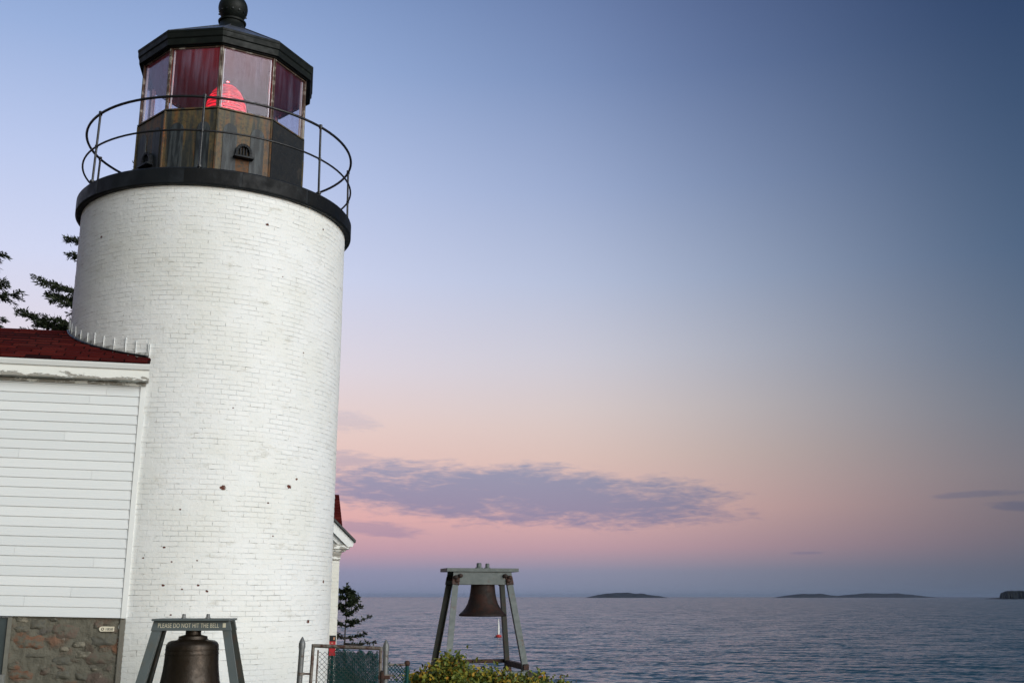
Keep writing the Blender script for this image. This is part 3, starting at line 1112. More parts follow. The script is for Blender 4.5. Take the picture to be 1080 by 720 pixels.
# roof: deck plus single shingles with gaps
sl = math.atan2(.84, 1.94)
E0 = EO + .055          # drip edge distance in front of the wall


def rp_(x, u, h=0.):
    """point on the front roof slope: u metres up the slope, h above it"""
    return (x, -E0 + u * math.cos(sl) - h * math.sin(sl), ZE1 + .004 + u * math.sin(sl) + h * math.cos(sl))


UL = (HD / 2 + E0) / math.cos(sl)
ZR = ZE1 + UL * math.sin(sl)


def slope(fn, name, back):
    mb = MB()

    def lim(u):
        y = -E0 + u * math.cos(sl)
        return .038 if y < .02 else .8
    # deck
    felt.hexa([fn(HX0, 0, 0), fn(.036, 0, 0), fn(.036, .30, 0), fn(HX0, .30, 0), fn(HX0, 0, .012), fn(.036, 0, .012), fn(.036, .30, .012), fn(HX0, .30, .012)])
    felt.hexa([fn(HX0, .30, 0), fn(.8, .30, 0), fn(.8, UL, 0), fn(HX0, UL, 0), fn(HX0, .30, .012), fn(.8, .30, .012), fn(.8, UL, .012), fn(HX0, UL, .012)])
    rr = random.Random(5)
    ce, cw = .19, .30
    nrow = int(UL / ce) + 1
    for k in range(nrow):
        u = k * ce
        x = HX0 + (k % 2) * cw / 2 + rr.uniform(-.05, .05)
        while x < .8:
            x2 = x + cw
            xa, xb = max(HX0, x) + .010, min(x2, lim(u)) - .013
            if xb - xa > .03:
                dd = rr.uniform(-.008, .008)
                u2 = min(UL, u + ce + .02)
                h0 = rr.uniform(.032, .042)
                if not (k == 0 and -1.75 < xa and xb < -1.2) and rr.random() > .004:
                    mb.hexa([fn(xa, u + dd, .012), fn(xb, u + dd, .012), fn(xb, u2, .012), fn(xa, u2, .012),
                             fn(xa, u + dd, h0), fn(xb, u + dd, h0), fn(xb, u2, .014), fn(xa, u2, .014)])
            x = x2
    return mb


felt = MB()
rfm = slope(rp_, 'front', False)
bk = slope(lambda x, u, h=0.: (x, HD - rp_(x, u, h)[1], rp_(x, u, h)[2]), 'back', True)
n0 = len(rfm.v)
rfm.v += bk.v
rfm.f += [tuple(i + n0 for i in f) for f in bk.f]
rfo = rfm.build('roof', M['shingle'], AN, xf=sag)
felt.build('roof_felt', simple('black_roof_felt', (.022, .007, .007, 1), 1, vary=.3, spec=.02), rfo, xf=sag)
MB().prism([(HD / 2 - .13, ZR - .03), (HD / 2, ZR + .03), (HD / 2 + .13, ZR - .03), (HD / 2, ZR + .012)], HX0, .7, 'x').build('ridge_cap', M['shingle'], rfo, xf=sag)
MB().prism([(0.02, ZW), (HD - .02, ZW), (HD / 2, ZR - .04)], HX0 + .01, HX0 + .05, 'x').build('gable_wall', M['siding'], AN, xf=sag)

# stepped flashing where the roof meets the tower, drawn on the tower's own curve
ca, sa_ = math.cos(HROT), math.sin(HROT)


def roof_z_at(a, r=RT):
    # lighthouse-local angle -> world -> annex-local
    lx, ly, _ = cyl(a, r, 0)
    th = -AZ
    wx, wy = TC[0] + lx * math.cos(th) - ly * math.sin(th), TC[1] + lx * math.sin(th) + ly * math.cos(th)
    dx, dy = wx - HP[0], wy - HP[1]
    s_, y = dx * ca + dy * sa_, -dx * sa_ + dy * ca
    y = min(y, HD / 2)
    zz = ZE1 + .02 + (y + E0) * math.tan(sl)
    return sag((s_, y, zz))[2], s_, y


fl_a = []
a = -1.62
while a < -.20:
    zz, s_, y = roof_z_at(a)
    if y > -.02 and s_ < .02:
        fl_a.append(a)
    a += .006
steps, ribs = MB(), []
if fl_a:
    aL, aR = fl_a[0], fl_a[-1]
    cuts = [aL]
    rf_ = random.Random(2)
    while cuts[-1] < aR:
        cuts.append(cuts[-1] + rf_.uniform(.075, .11))
    cuts[-1] = aR
    for c0, c1 in zip(cuts[:-1], cuts[1:]):
        zt = max(roof_z_at(c0)[0], roof_z_at(c1)[0]) + .05
        n = 6
        for i in range(n):
            b0, b1 = c0 + (c1 - c0) * i / n, c0 + (c1 - c0) * (i + 1) / n
            z0, z1 = roof_z_at(b0)[0] - .03, roof_z_at(b1)[0] - .03
            steps.hexa([cyl(b0, RT - .01, z0), cyl(b1, RT - .01, z1), cyl(b1, RT + .016, z1), cyl(b0, RT + .016, z0),
                        cyl(b0, RT - .01, zt), cyl(b1, RT - .01, zt), cyl(b1, RT + .012, zt), cyl(b0, RT + .012, zt)])
        zz = roof_z_at(c0)[0]
        ribs.append(MB().tube([cyl(c0, RT + .012, zz), cyl(c0, RT + .012, zz + rf_.uniform(.17, .25))], .007, 5))
    zz = roof_z_at(aR)[0]
    ribs.append(MB().tube([cyl(aR, RT + .012, zz - .05), cyl(aR, RT + .012, zz + .2)], .0105, 5))
    tl = [a for a in fl_a if a <= aR]
    MB().tube([cyl(a, RT + .02, roof_z_at(a)[0] + .02) for a in tl[::3]], .016, 6).build('tar_seam', M['blacksign'], LH, True)
    fs = steps.build('roof_flashing', M['flash'], LH)
    for q in ribs:
        q.build('flashing_rib', M['white_trim'], fs, True)

# number tag on the stone
tg = empty('number_tag', HP, HROT)
tag(tg, 'small cream tag reading 1858 fixed to the stone foundation', 'tag')


def text_mesh(name, body, width, height, mat_, parent, loc, rot, depth=.002, spacing=1., squash=True):
    cu = bpy.data.curves.new(name, 'FONT')
    cu.body = body
    cu.extrude = depth
    cu.align_x = 'CENTER'
    cu.align_y = 'CENTER'
    cu.space_character = spacing
    tmp = bpy.data.objects.new(name, cu)
    S.collection.objects.link(tmp)
    dg = bpy.context.evaluated_depsgraph_get()
    me = bpy.data.meshes.new_from_object(tmp.evaluated_get(dg))
    bpy.data.objects.remove(tmp)
    co = np.empty(len(me.vertices) * 3)
    me.vertices.foreach_get('co', co)
    co = co.reshape(-1, 3)
    lo, hi = co.min(0), co.max(0)
    co[:, 0] = (co[:, 0] - (lo[0] + hi[0]) / 2) * width / (hi[0] - lo[0])
    co[:, 1] = (co[:, 1] - (lo[1] + hi[1]) / 2) * height / (hi[1] - lo[1])
    me.vertices.foreach_set('co', co.ravel())
    me.name = name
    o = link(name, me, mat_, parent)
    o.location = loc
    o.rotation_euler = rot
    return o


tz = 1.20
tb = MB()
out = [(-.30, tz - .028), (-.135, tz - .028), (-.135, tz + .03), (-.285, tz + .033)] + [(-.285 + .03 * math.cos(a), tz + .003 + .03 * math.sin(a)) for a in np.linspace(PI * .55, PI * 1.4, 7)]
tb.prism(out, -.012, .06, 'y')
tb.build('plate', simple('cream_tag', (.66, .60, .46, 1), .6, vary=.1, scale=20), tg)
text_mesh('number', '1858', .085, .032, M['blacksign'], tg, (-.19, -.014, tz), (PI / 2, 0, 0))
rg = MB().tube([(-.272 + .014 * math.cos(a), -.014, tz + .002 + .014 * math.sin(a)) for a in np.linspace(0, 2 * PI, 14, endpoint=False)], .004, 5, closed=True)
rg.build('ring_mark', M['rust'], tg)

# ------------------------------------------------------------------ keeper's house behind the tower
KH = empty('keepers_house', (-3.40, 21.0, 0), math.atan2(.319, 1))
tag(KH, 'white brick house with red roof mostly hidden behind the tower', 'house')


def uvbox(name, x0, x1, y0, y1, z0, z1, m, parent):
    me = bpy.data.meshes.new(name)
    v = [(x0, y0, z0), (x1, y0, z0), (x1, y1, z0), (x0, y1, z0), (x0, y0, z1), (x1, y0, z1), (x1, y1, z1), (x0, y1, z1)]
    f = [(0, 1, 5, 4), (1, 2, 6, 5), (2, 3, 7, 6), (3, 0, 4, 7)]
    me.from_pydata(v, [], f)
    ul = me.uv_layers.new(name='uv')
    d = []
    for q in f:
        for i in q:
            p = v[i]
            d += [p[0] + p[1], p[2]]
    ul.data.foreach_set('uv', d)
    return link(name, me, m, parent)


WX = -4.4
uvbox('wall', WX, 0, 0, 1.2, -.8, 2.42, M['brick_house'], KH)
# pilaster cap, cornice return, pediment and raking cornice
kc = MB()
kc.box(-.30, .012, -.035, 1.3, 2.30, 2.44)
kc.box(-.30, .03, -.05, 1.3, 2.40, 2.46)
kc.box(WX - .2, .17, -.16, 1.3, 2.505, 2.60)
kc.box(WX - .1, .10, -.10, 1.3, 2.462, 2.503)
kc.build('cornice', M['peel'], KH, bevel=.006)
ap = 2.62 + (-WX / 2 + .24) * .95
MB().prism([(WX + .05, 2.6), (-.05, 2.6), (WX / 2, ap - .25)], .0, .06).build('gable_wall', M['white_trim'], KH)
for sgn in (1, -1):
    mb = MB()

    def X_(x):
        return x if sgn == 1 else WX - x
    xe, ze = .24, 2.66
    mid_x = WX / 2
    zt_ = ze + (xe - mid_x) * .95
    # bargeboard in two steps
    mb.prism([(X_(xe), ze - .02), (X_(mid_x), zt_ - .02), (X_(mid_x), zt_ - .22), (X_(xe - .12), ze - .11), (X_(xe - .02), ze - .11)], -.19, -.06)
    mb.prism([(X_(xe - .05), ze - .10), (X_(mid_x), zt_ - .20), (X_(mid_x), zt_ - .36), (X_(xe - .26), ze - .10)], -.10, -.0)
    mb.build('rake_board', M['white_trim'], KH)
    rf_ = MB().prism([(X_(xe + .03), ze - .03), (X_(mid_x), zt_ + .0), (X_(mid_x), zt_ + .05), (X_(xe + .03), ze + .02)], -.24, 1.3)
    rf_.build('gable_roof', simple('slate_edge_roof', (.045, .05, .05, 1), .7, vary=.3, scale=9), KH)
# taller cross roof further back: hipped end, shingled
cr = MB()
RIDGE_R, EAVE_R = Vector((.28, 2.32, 3.79)), Vector((.25, 1.28, 2.87))   # right end of ridge and foot of the hip, in the house's axes
rz1, rz0 = RIDGE_R.z, EAVE_R.z


def hp(u, t_):
    """u: 0 left .. 1 right along the eave, t_: 0 eave .. 1 ridge"""
    e = EAVE_R.lerp(RIDGE_R, t_)
    return Vector((-7.0 + (e.x + 7.0) * u, e.y, e.z))


nc = 14
for k in range(nc):
    t0, t1 = k / nc, (k + 1) / nc
    nk = 22
    for i in range(nk):
        s0, s1 = max(0, (i - .5 * (k % 2)) / nk), min(1, (i + 1 - .5 * (k % 2)) / nk)
        if i == nk - 1: s1 = 1
        a, b, c_, d_ = hp(s0, t0), hp(s1, t0), hp(s1, t1), hp(s0, t1)
        nn = (b - a).cross(d_ - a).normalized()
        g_ = Vector((.003, 0, 0))
        cr.hexa([a + g_, b - g_, c_ - g_, d_ + g_, a + g_ + nn * .022, b - g_ + nn * .022, c_ - g_ + nn * .008, d_ + g_ + nn * .008])
ye, yr = EAVE_R.y, RIDGE_R.y
cr.hexa([(-7, ye + .02, rz0 - .04), (EAVE_R.x - .02, ye + .02, rz0 - .04), (EAVE_R.x - .02, 2 * yr - ye, rz0 - .04), (-7, 2 * yr - ye, rz0 - .04),
         (-7, yr - .01, rz1 - .02), (RIDGE_R.x - .01, yr - .01, rz1 - .02), (RIDGE_R.x - .01, yr + .01, rz1 - .02), (-7, yr + .01, rz1 - .02)])
cr.build('cross_roof', M['shingle'], KH)
uvbox('rear_wall', -6.8, -.3, 1.3, 3.3, -.8, 2.84, M['brick_house'], KH)
# red notice with black header on the pilaster
rn = empty('fence_notice', (-2.80, 16.93, 0), 0)
tag(rn, 'narrow red sign with black header fixed to the end of the green mesh fence', 'sign')
MB().box(-.05, .05, -.014, -.002, .71, 1.01).build('red_panel', M['redsign'], rn, bevel=.003)
MB().box(-.05, .05, -.018, -.002, .925, 1.012).build('header', M['blacksign'], rn)
MB().box(.012, .036, -.022, -.016, .945, .985).build('badge', simple('orange_badge', (.5, .25, .14, 1), .5, vary=.1), rn)
MB().box(-.022, .01, -.018, -.012, .895, .902).build('rule_mark', M['letter'], rn)


# ------------------------------------------------------------------ bells and their stands
def bell_stand(name, loc, rz, wt, wb, dt, db, h, lw_, ld, plate_w, plate_d, plate_t, beam_h, mat_leg, mat_top, bolts, label, rust=False):
    o = empty(name, loc, rz)
    tag(o, label, 'bell stand')
    zt = h - plate_t - beam_h * .25
    for sx in (-1, 1):
        for sy in (-1, 1):
            mb = MB()
            top = Vector((sx * wt / 2, sy * dt / 2, zt))
            bot = Vector((sx * wb / 2, sy * db / 2, -.25))
            ax = (bot - top).normalized()
            # angle iron: face towards front/back, flange inwards
            mb.bar(top, bot, lw_, .014, (0, 1, 0))
            inn = Vector((-sx * (lw_ / 2 - .008), sy * -ld / 2, 0))
            mb.bar(top + inn, bot + inn, .014, ld, (0, 1, 0))
            leg = mb.build('leg', mat_leg if sy < 0 else M['stand_shaded'], o, bevel=.003)  # rear legs get the copy painted darker as if in shade
            if rust:
                rb_ = MB()
                rb_.bar(top + ax * .04, top + ax * .22, lw_ + .03, .05, (0, 1, 0))
                rb_.build('rusty_knuckle', M['rust'], leg, bevel=.01)
                rb_ = MB()
                f_ = bot - ax * .34
                rb_.bar(f_, bot, lw_ + .05, .07, (0, 1, 0))
                rb_.build('rusty_foot', M['rust'], leg, bevel=.012)
    MB().box(-plate_w / 2, plate_w / 2, -plate_d / 2, plate_d / 2, h - plate_t, h).build('top_plate', mat_top, o, bevel=.004)
    for sy in (-1, 1):
        y = sy * (dt / 2 + .012)
        mb = MB()
        e = (wb - wt) / h * beam_h / 2
        mb.prism([(-wt / 2 - lw_ / 2, h - plate_t), (wt / 2 + lw_ / 2, h - plate_t), (wt / 2 + lw_ / 2 + e, h - plate_t - beam_h), (-wt / 2 - lw_ / 2 - e, h - plate_t - beam_h)], y - .01, y + .01)
        mb.build('beam', mat_leg, o, bevel=.003)
    for x, y, r_, hh in bolts:
        mb = MB().lathe([(r_ * 1.5, h - .001), (r_ * 1.5, h + hh * .2), (r_, h + hh * .2), (r_, h + hh * .85), (r_ * .8, h + hh)], 10, c=(x, y, 0))
        mb.build('bolt', mat_top if rust else M['galv'], o, 35)
    return o


def bell(name, loc, k, prof, m, label, rz=0):
    o = empty(name, loc, rz)
    tag(o, label, 'bell')
    outer = [(r * k, z * k) for r, z in prof]
    inner = [(max(.01, (r - .05) * k), (z - .02) * k) for r, z in reversed(prof) if z < -.05]
    b = MB().lathe(list(reversed(outer)) + [], 72, capb=False, capt=False)
    pr = list(reversed([(r * k, z * k) for r, z in prof]))
    full = [(max(.012, (r - .055) * k), (z) * k) for r, z in prof[3:]]
    b = MB().lathe(pr[::-1] + [(prof[-1][0] * k - .05 * k, prof[-1][1] * k - .004)] + full[::-1], 72, capb=True, capt=True)
    b.build('body', m, o, 40)
    c_ = MB().lathe([(.05 * k, -.08 * k), (.035 * k, -.55 * k), (.08 * k, -.66 * k), (.09 * k, -.73 * k), (.04 * k, -.79 * k)], 16)
    c_.build('clapper', M['blacksign'], o, True)
    return o


# the near bell in front of the tower
B1 = (-3.385, 11.5)
s1 = .01062
prof1 = [(.085, .105), (.085, .055), (.10, .048), (.155, .035), (.160, .005), (.175, -.005), (.235, -.012), (.265, -.028), (.283, -.055), (.286, -.075), (.287, -.10), (.291, -.102), (.291, -.112), (.287, -.115), (.289, -.148), (.294, -.150), (.294, -.160), (.290, -.163),
         (.294, -.25), (.303, -.34), (.318, -.44), (.342, -.53), (.375, -.61), (.42, -.69), (.47, -.75), (.52, -.80), (.525, -.83), (.515, -.845)]
bell('fog_bell', (B1[0], B1[1], 1.16), .945, prof1, M['bronze'], 'dark bronze bell hanging in the near stand before the white tower')
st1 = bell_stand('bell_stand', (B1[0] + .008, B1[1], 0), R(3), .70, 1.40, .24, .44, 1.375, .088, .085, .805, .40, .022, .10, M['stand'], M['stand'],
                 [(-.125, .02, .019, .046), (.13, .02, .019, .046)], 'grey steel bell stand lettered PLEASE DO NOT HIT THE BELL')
text_mesh('lettering', 'PLEASE DO NOT HIT THE BELL', .63, .046, M['letter'], st1, (-.03, -.24 / 2 - .0235, 1.375 - .022 - .047), (PI / 2, 0, 0), .001, 1.05)
MB().box(.325, .356, -.1455, -.142, 1.285, 1.33).build('white_square', M['letter'], st1)

# the far bell at the edge of the bluff
B2 = (-.66, 23.5)
k2 = .985
bell('fog_bell', (B2[0] + .02, B2[1], 1.6 + .42), k2, [(.10, .12), (.10, .04), (.18, .03), (.21, .0), (.245, -.03), (.258, -.07), (.262, -.14), (.270, -.24), (.284, -.36), (.306, -.47), (.338, -.57), (.385, -.66), (.44, -.73), (.50, -.785), (.525, -.81), (.528, -.83), (.515, -.845)], M['rustbell'],
     'rust brown bell hanging in the far stand above the sea')
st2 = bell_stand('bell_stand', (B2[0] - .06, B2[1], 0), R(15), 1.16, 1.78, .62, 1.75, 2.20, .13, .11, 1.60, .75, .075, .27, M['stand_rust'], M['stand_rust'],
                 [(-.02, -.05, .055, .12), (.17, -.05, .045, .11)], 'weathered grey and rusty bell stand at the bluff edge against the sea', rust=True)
for sx in (-1, 1):
    for dx, dz in ((0, 0), (-.10 * sx, .03), (-.03 * sx, -.07)):
        kn = MB().lathe([(.03, -.02), (.055, 0), (.055, .04), (.02, .06)], 8, c=(sx * .60 + dx, -.36, 1.99 + dz))
        kn.build('rusty_bolt', M['rust'], st2, True)
tie = MB()
tie.bar((-.86, .82, .20), (.86, .82, .20), .10, .08, (0, 0, 1))
tie.build('rusty_tie', M['rust'], st2, bevel=.012)
tie = MB()
tie.bar((.84, .82, .16), (.84, -.82, .16), .12, .12, (0, 0, 1))
tie.build('rusty_tie', M['rust'], st2, bevel=.012)
MB().bar((-.86, -.80, .02), (.86, -.80, .02), .16, .12, (0, 0, 1)).build('base_beam', M['stand'], st2, bevel=.006)

# ------------------------------------------------------------------ gate, posts and green mesh fence
def chainlink(mb, P0, ex_, ez_, w_, h_, pitch, r_, wob=0., seed=1, n=4, top=None):
    """diamond mesh of bent wires in the plane spanned by ex_, ez_"""
    P0, ex_, ez_ = Vector(P0), Vector(ex_), Vector(ez_)
    nrm = ex_.cross(ez_).normalized()
    rr = random.Random(seed)
    nw = int(2 * w_ / pitch)
    nh = int(h_ / (pitch / 2))
    for i in range(nw):
        for s_ in (i % 2,):
            pts = []
            for j in range(nh + 1):
                x = (i + ((j + i) % 2)) * pitch / 2
                if x > w_: x = w_
                z_ = j * pitch / 2
                if top and z_ > top(x / w_) * h_:
                    break
                o_ = nrm * (mn.noise(Vector((x * 3, z_ * 3, seed))) * wob + (.004 if s_ else -.004))
                pts.append(P0 + ex_ * (x + rr.uniform(-.1, .1) * wob) + ez_ * z_ + o_)
            if len(pts) > 1:
                mb.tube(pts, r_, n, cap=False)


GY_ = 13.0
gsx = GY_ / 1100 * .972


def gx(px):
    return (px - 540) / 1100 * GY_ * 1.0 * (1 + .0)


# left gate post, a little in front of the tower
def post(name, x, y, zt, r_, label, lean=0.):
    o = empty(name, (x, y, 0))
    tag(o, label, 'post', 'galvanised posts of the chain link gate')
    MB().tube([(lean, 0, -.3), (0, 0, zt)], r_, 14).build('pipe', M['galv'], o, 40)
    MB().lathe([(r_ * 1.16, -.02), (r_ * 1.16, .035), (r_ * .95, .06), (r_ * .4, .10), (.005, .112)], 14, c=(0, 0, zt)).build('cap', M['galv'], o, 40)
    for zz in (.18, .68 * zt):
        bd = MB().lathe([(r_ + .008, zz), (r_ + .008, zz + .03)], 14)
        bd.box(r_, r_ + .07, -.008, .008, zz + .004, zz + .026)
        bd.build('hinge_band', M['rustpipe'], o)
    return o


post('gate_post', -2.515, 13.0, 1.02, .034, 'tall grey metal gate post with pointed cap beside the white tower', -.04)
post('gate_post', -1.515, 13.05, .985, .034, 'tall grey metal gate post with pointed cap against the sea')
ga = empty('chain_link_gate', (-2.41, 13.0, .03))
tag(ga, 'chain link gate with rusty pipe frame between two capped posts', 'gate')
gw = .84
MB().tube([(0, 0, .06), (.03, 0, 1.02)], .020, 10).build('frame_upright', M['rustpipe'], ga, 40)
MB().tube([(gw, 0, .06), (gw, 0, .985)], .020, 10).build('frame_upright', M['rustpipe'], ga, 40)
MB().tube([(.03, 0, 1.0), (gw, 0, .97)], .022, 10).build('top_rail', M['rustpipe'], ga, 40)
MB().tube([(0, 0, .08), (gw, 0, .08)], .020, 10).build('bottom_rail', M['rustpipe'], ga, 40)
MB().tube([(.075, 0, .09), (.09, 0, .95)], .010, 8).build('tension_bar', M['rustpipe'], ga, 40)
cm = MB()
chainlink(cm, (.085, .0, .09), (1, 0, 0), (0, 0, 1), gw - .10, .86, .058, .0036, .004)
cm.build('wire_mesh', M['wire'], ga)
lt = MB().box(gw - .02, gw + .12, -.03, -.01, .62, .66)
lt.bar((gw + .03, -.03, .55), (gw + .03, -.03, .72), .03, .03, (0, 1, 0))
lt.build('latch', M['rust'], ga, bevel=.005)

gf = empty('green_mesh_fence', (-2.9, 15.8, 0))
tag(gf, 'dark green mesh fence behind the gate with rust red ball post', 'fence')
fm = MB()
chainlink(fm, (.0, 1.2, 0.0), Vector((1, -.55, 0)).normalized(), (0, 0, 1), 1.0, .84, .036, .0085, .03, 4, 4, lambda u: .95 + .035 * math.sin(u * 40) - .04 * u)
chainlink(fm, (.0, 1.25, 0.02), Vector((1, -.55, 0)).normalized(), (0, 0, 1), 1.0, .82, .043, .0085, .05, 9, 4, lambda u: .96 + .04 * math.sin(u * 31 + 1) - .04 * u)
fm.build('mesh_panel', M['greenvinyl'], gf)
fm = MB()
q0 = Vector((1.41, -2.72, .05))
chainlink(fm, q0, Vector((1, .5, 0)).normalized(), (0, 0, 1), .23, .79, .045, .0075, .05, 6, 4, lambda u: 1 - .07 * u + .03 * math.sin(u * 20))
chainlink(fm, q0 + Vector((.21, .10, 0)), Vector((1, 1.0, 0)).normalized(), (0, 0, 1), .36, .75, .045, .0075, .06, 7, 4, lambda u: .93 - .8 * u + .03 * math.sin(u * 25))
fm.build('mesh_panel', M['greenvinyl'], gf)
MB().tube([(.10, 1.16, -.3), (.10, 1.16, 1.0)], .02, 10).build('fence_post', M['greenvinyl'], gf, 40)
MB().tube([(1.63, -2.6, -.3), (1.63, -2.6, .80)], .022, 10).build('fence_post', M['greenvinyl'], gf, 40)
MB().lathe([(.012, -.034), (.03, -.022), (.036, 0), (.03, .022), (.012, .034)], 12, c=(1.63, -2.6, .815)).build('ball_cap', M['rust'], gf, True)
MB().tube([(1.40, -2.72, .81), (1.63, -2.6, .80)], .013, 8).build('fence_rail', M['rustpipe'], gf, 40)

# weathered stake by the basement door
sk = MB().box(-.027, .027, -.025, .025, -.3, .905)
sk.lathe([(.004, -.01), (.012, 0), (.004, .01)], 8, c=(0, -.027, .87))
stake = sk.build('wooden_stake', M['weather'], bevel=.004)
stake.location = (-5.565, 11.9, -.13)
tag(stake, 'short weathered grey stake before the dark teal door', 'stake')


# ------------------------------------------------------------------ spruces
def sprays(mb, p, d, n, ln, rr, wq=.018):
    for _ in range(n):
        v = Vector((rr.gauss(0, 1), rr.gauss(0, 1), rr.gauss(0, .8)))
        v = (d * 1.1 + v * .75).normalized()
        L = ln * rr.uniform(.6, 1.25)
        s_ = v.orthogonal().normalized()
        s_.rotate(Matrix.Rotation(rr.uniform(0, 6.28), 3, v))
        q = p + Vector((rr.gauss(0, .02), rr.gauss(0, .02), rr.gauss(0, .02)))
        mb.face([q - s_ * wq * .4, q + v * L * .5 - s_ * wq, q + v * L, q + v * L * .5 + s_ * wq])


def limb(crown, wood, a, b, rr, ln, droop=.1, dens=1., r0=.03, thick=1.):
    a, b = Vector(a), Vector(b)
    L = (b - a).length
    n = max(4, int(L / .14))
    pts = []
    for i in range(n + 1):
        t_ = i / n
        p = a.lerp(b, t_)
        p.z += -droop * L * math.sin(t_ * PI) * .5
        p += Vector((rr.gauss(0, .012), rr.gauss(0, .012), rr.gauss(0, .012))) * L
        pts.append(p)
    wood.tube(pts, [max(.005, r0 * (1 - .85 * i / n)) for i in range(n + 1)], 5)
    ax = (b - a).normalized()
    side = ax.cross(Vector((0, 0, 1))).normalized()
    for i in range(n + 1):
        t_ = i / n
        if t_ < .22: continue
        p = pts[i]
        env = min(1, (1.05 - t_) * 2.2 + .15) * min(1, (t_ - .12) * 2.4) * thick
        for s_ in (-1, 1):
            if rr.random() > .92: continue
            tl = L * .30 * env * rr.uniform(.4, 1.1)
            e = p + side * s_ * tl * .8 + ax * tl * .55 + Vector((0, 0, rr.uniform(-.12, .12) * tl - .06 * tl))
            m_ = max(2, int(tl / .07))
            wood.tube([p, e], .004, 4, cap=False)
            for k in range(m_ + 1):
                sprays(crown, p.lerp(e, k / m_), (e - p).normalized(), int(5 * dens), ln, rr)
        sprays(crown, p, ax, int(5 * dens), ln, rr)


def spruce(loc, h, rad, label, seed, z_first=.15, whorl=.42, explicit=(), ln=.13, dens=1., trunk_r=.16, skip=None, per=5):
    o = empty('spruce_tree', loc)
    tag(o, label, 'tree')
    rr = random.Random(seed)
    cr_, wd = MB(), MB()
    n = 14
    wd.tube([(mn.noise(Vector((seed, i * .5, 0))) * .05, mn.noise(Vector((i * .5, seed, 0))) * .05, h * i / n) for i in range(n + 1)], [max(.012, trunk_r * (1 - i / n) ** .9) for i in range(n + 1)], 8)
    z = h * z_first
    while z < h * .985:
        t_ = z / h
        L = rad * (1 - t_) ** .85 + .12
        a0 = rr.uniform(0, 6.28)
        kk = per
        for k in range(kk):
            a = a0 + 2 * PI * k / kk + rr.uniform(-.3, .3)
            if skip and skip(a, z): continue
            l_ = L * rr.uniform(.65, 1.1)
            limb(cr_, wd, (0, 0, z), (l_ * math.cos(a), l_ * math.sin(a), z + l_ * rr.uniform(-.12, .25)), rr, ln, .12, dens, .022)
        z += whorl * rr.uniform(.8, 1.2) * (1.15 - t_ * .6)
    for a, b in explicit:
        limb(cr_, wd, a, b, rr, ln, .10, dens * 1.2, .03, 1.15)
    for k in range(6):
        sprays(cr_, Vector((0, 0, h - .06 * k)), Vector((0, 0, 1)), 6, ln, rr)
    wd.build('trunk', M['bark'], o, True, fix=False)
    cr_.build('crown', M['needles'], o, fix=False)
    return o


# behind the tower: trunk hidden, boughs reaching out to its left
def left_only(a, z):
    return math.cos(a) < .2 and 7.0 < z          # the bare-gapped seaward side is given bough by bough


TD = 30.0
k30 = TD / 1100


def b30(px, v, tx, TD=TD):
    """bough tip of a tree 30 m off, in the tree's own axes"""
    th = math.atan(268.8 / 1100)
    aa, bb = (px - 540) / 1100, -(v - 360) / 1100
    d = Vector((aa, math.cos(th) - bb * math.sin(th), math.sin(th) + bb * math.cos(th)))
    t_ = TD / d.y
    return Vector((d.x * t_ - tx, 0, 1.6 + d.z * t_))


t1x = b30(132, 300, 0).x
ex1 = []
for px, v, dy, dz in ((63, 249, .3, -.1), (73, 274, -.4, .0), (34, 293, .1, -.75), (41, 306, .5, -.35), (58, 322, -.5, -.1), (17, 330, -.3, -.75), (30, 338, .4, -.2), (52, 341, -.6, -.1), (14, 350, .2, -.2), (66, 312, .6, -.1), (8, 352, .5, -.3)):
    tip = b30(px + 7, v, t1x)
    tip.y = dy
    ex1.append(((0, 0, tip.z + dz), tip))
top1 = b30(134, 172, t1x).z
spruce((t1x, TD, 0), top1, 3.4, 'tall dark spruce standing behind the white tower', 21, .12, .55, ex1, .15, 1.0, .2, left_only)
t2x = b30(-70, 300, 0).x
ex2 = []
for px, v, dy, dz in ((9, 267, .2, .1), (7, 283, -.3, .0), (26, 308, .2, .25), (20, 301, -.4, .1), (8, 334, .3, .2), (12, 346, -.2, .1), (6, 349, .2, .1)):
    tip = b30(px - 9, v, t2x)
    tip.y = dy
    ex2.append(((0, 0, tip.z + dz), tip))
spruce((t2x, TD, 0), 14.0, 3.4, 'dark spruce boughs reaching in behind the red shingle roof', 31, .12, .6, ex2, .15, 1.0, .2, lambda a, z: math.cos(a) > -.1 and z > 6.5)
# young spruce beside the house
t3x = b30(365, 640, 0, 25.6).x
ex3 = []
for px, v, dy, dz in ((376, 630, .1, -.12), (372, 625, -.1, -.06), (379.5, 639.5, -.15, -.16), (387.5, 650.5, .1, -.22), (376, 654, -.2, -.02), (382, 668, .15, -.10), (394, 676.5, -.1, -.05), (378, 680, .2, .0), (358, 640, .2, -.1), (355, 655, -.2, -.1), (352, 668, .1, -.1), (371, 634, .2, -.1), (369, 646, -.2, -.05)):
    tip = b30(px, v, t3x, 25.6)
    tip.y = dy
    ex3.append(((0, 0, tip.z + dz + .35), tip + Vector((0, 0, .35))))
spruce((t3x, 25.6, -.35), 2.22, .8, 'young spruce growing beside the white house corner above the sea', 8, .12, .24, ex3, .085, .95, .03, lambda a, z: z < 1.75, 4)


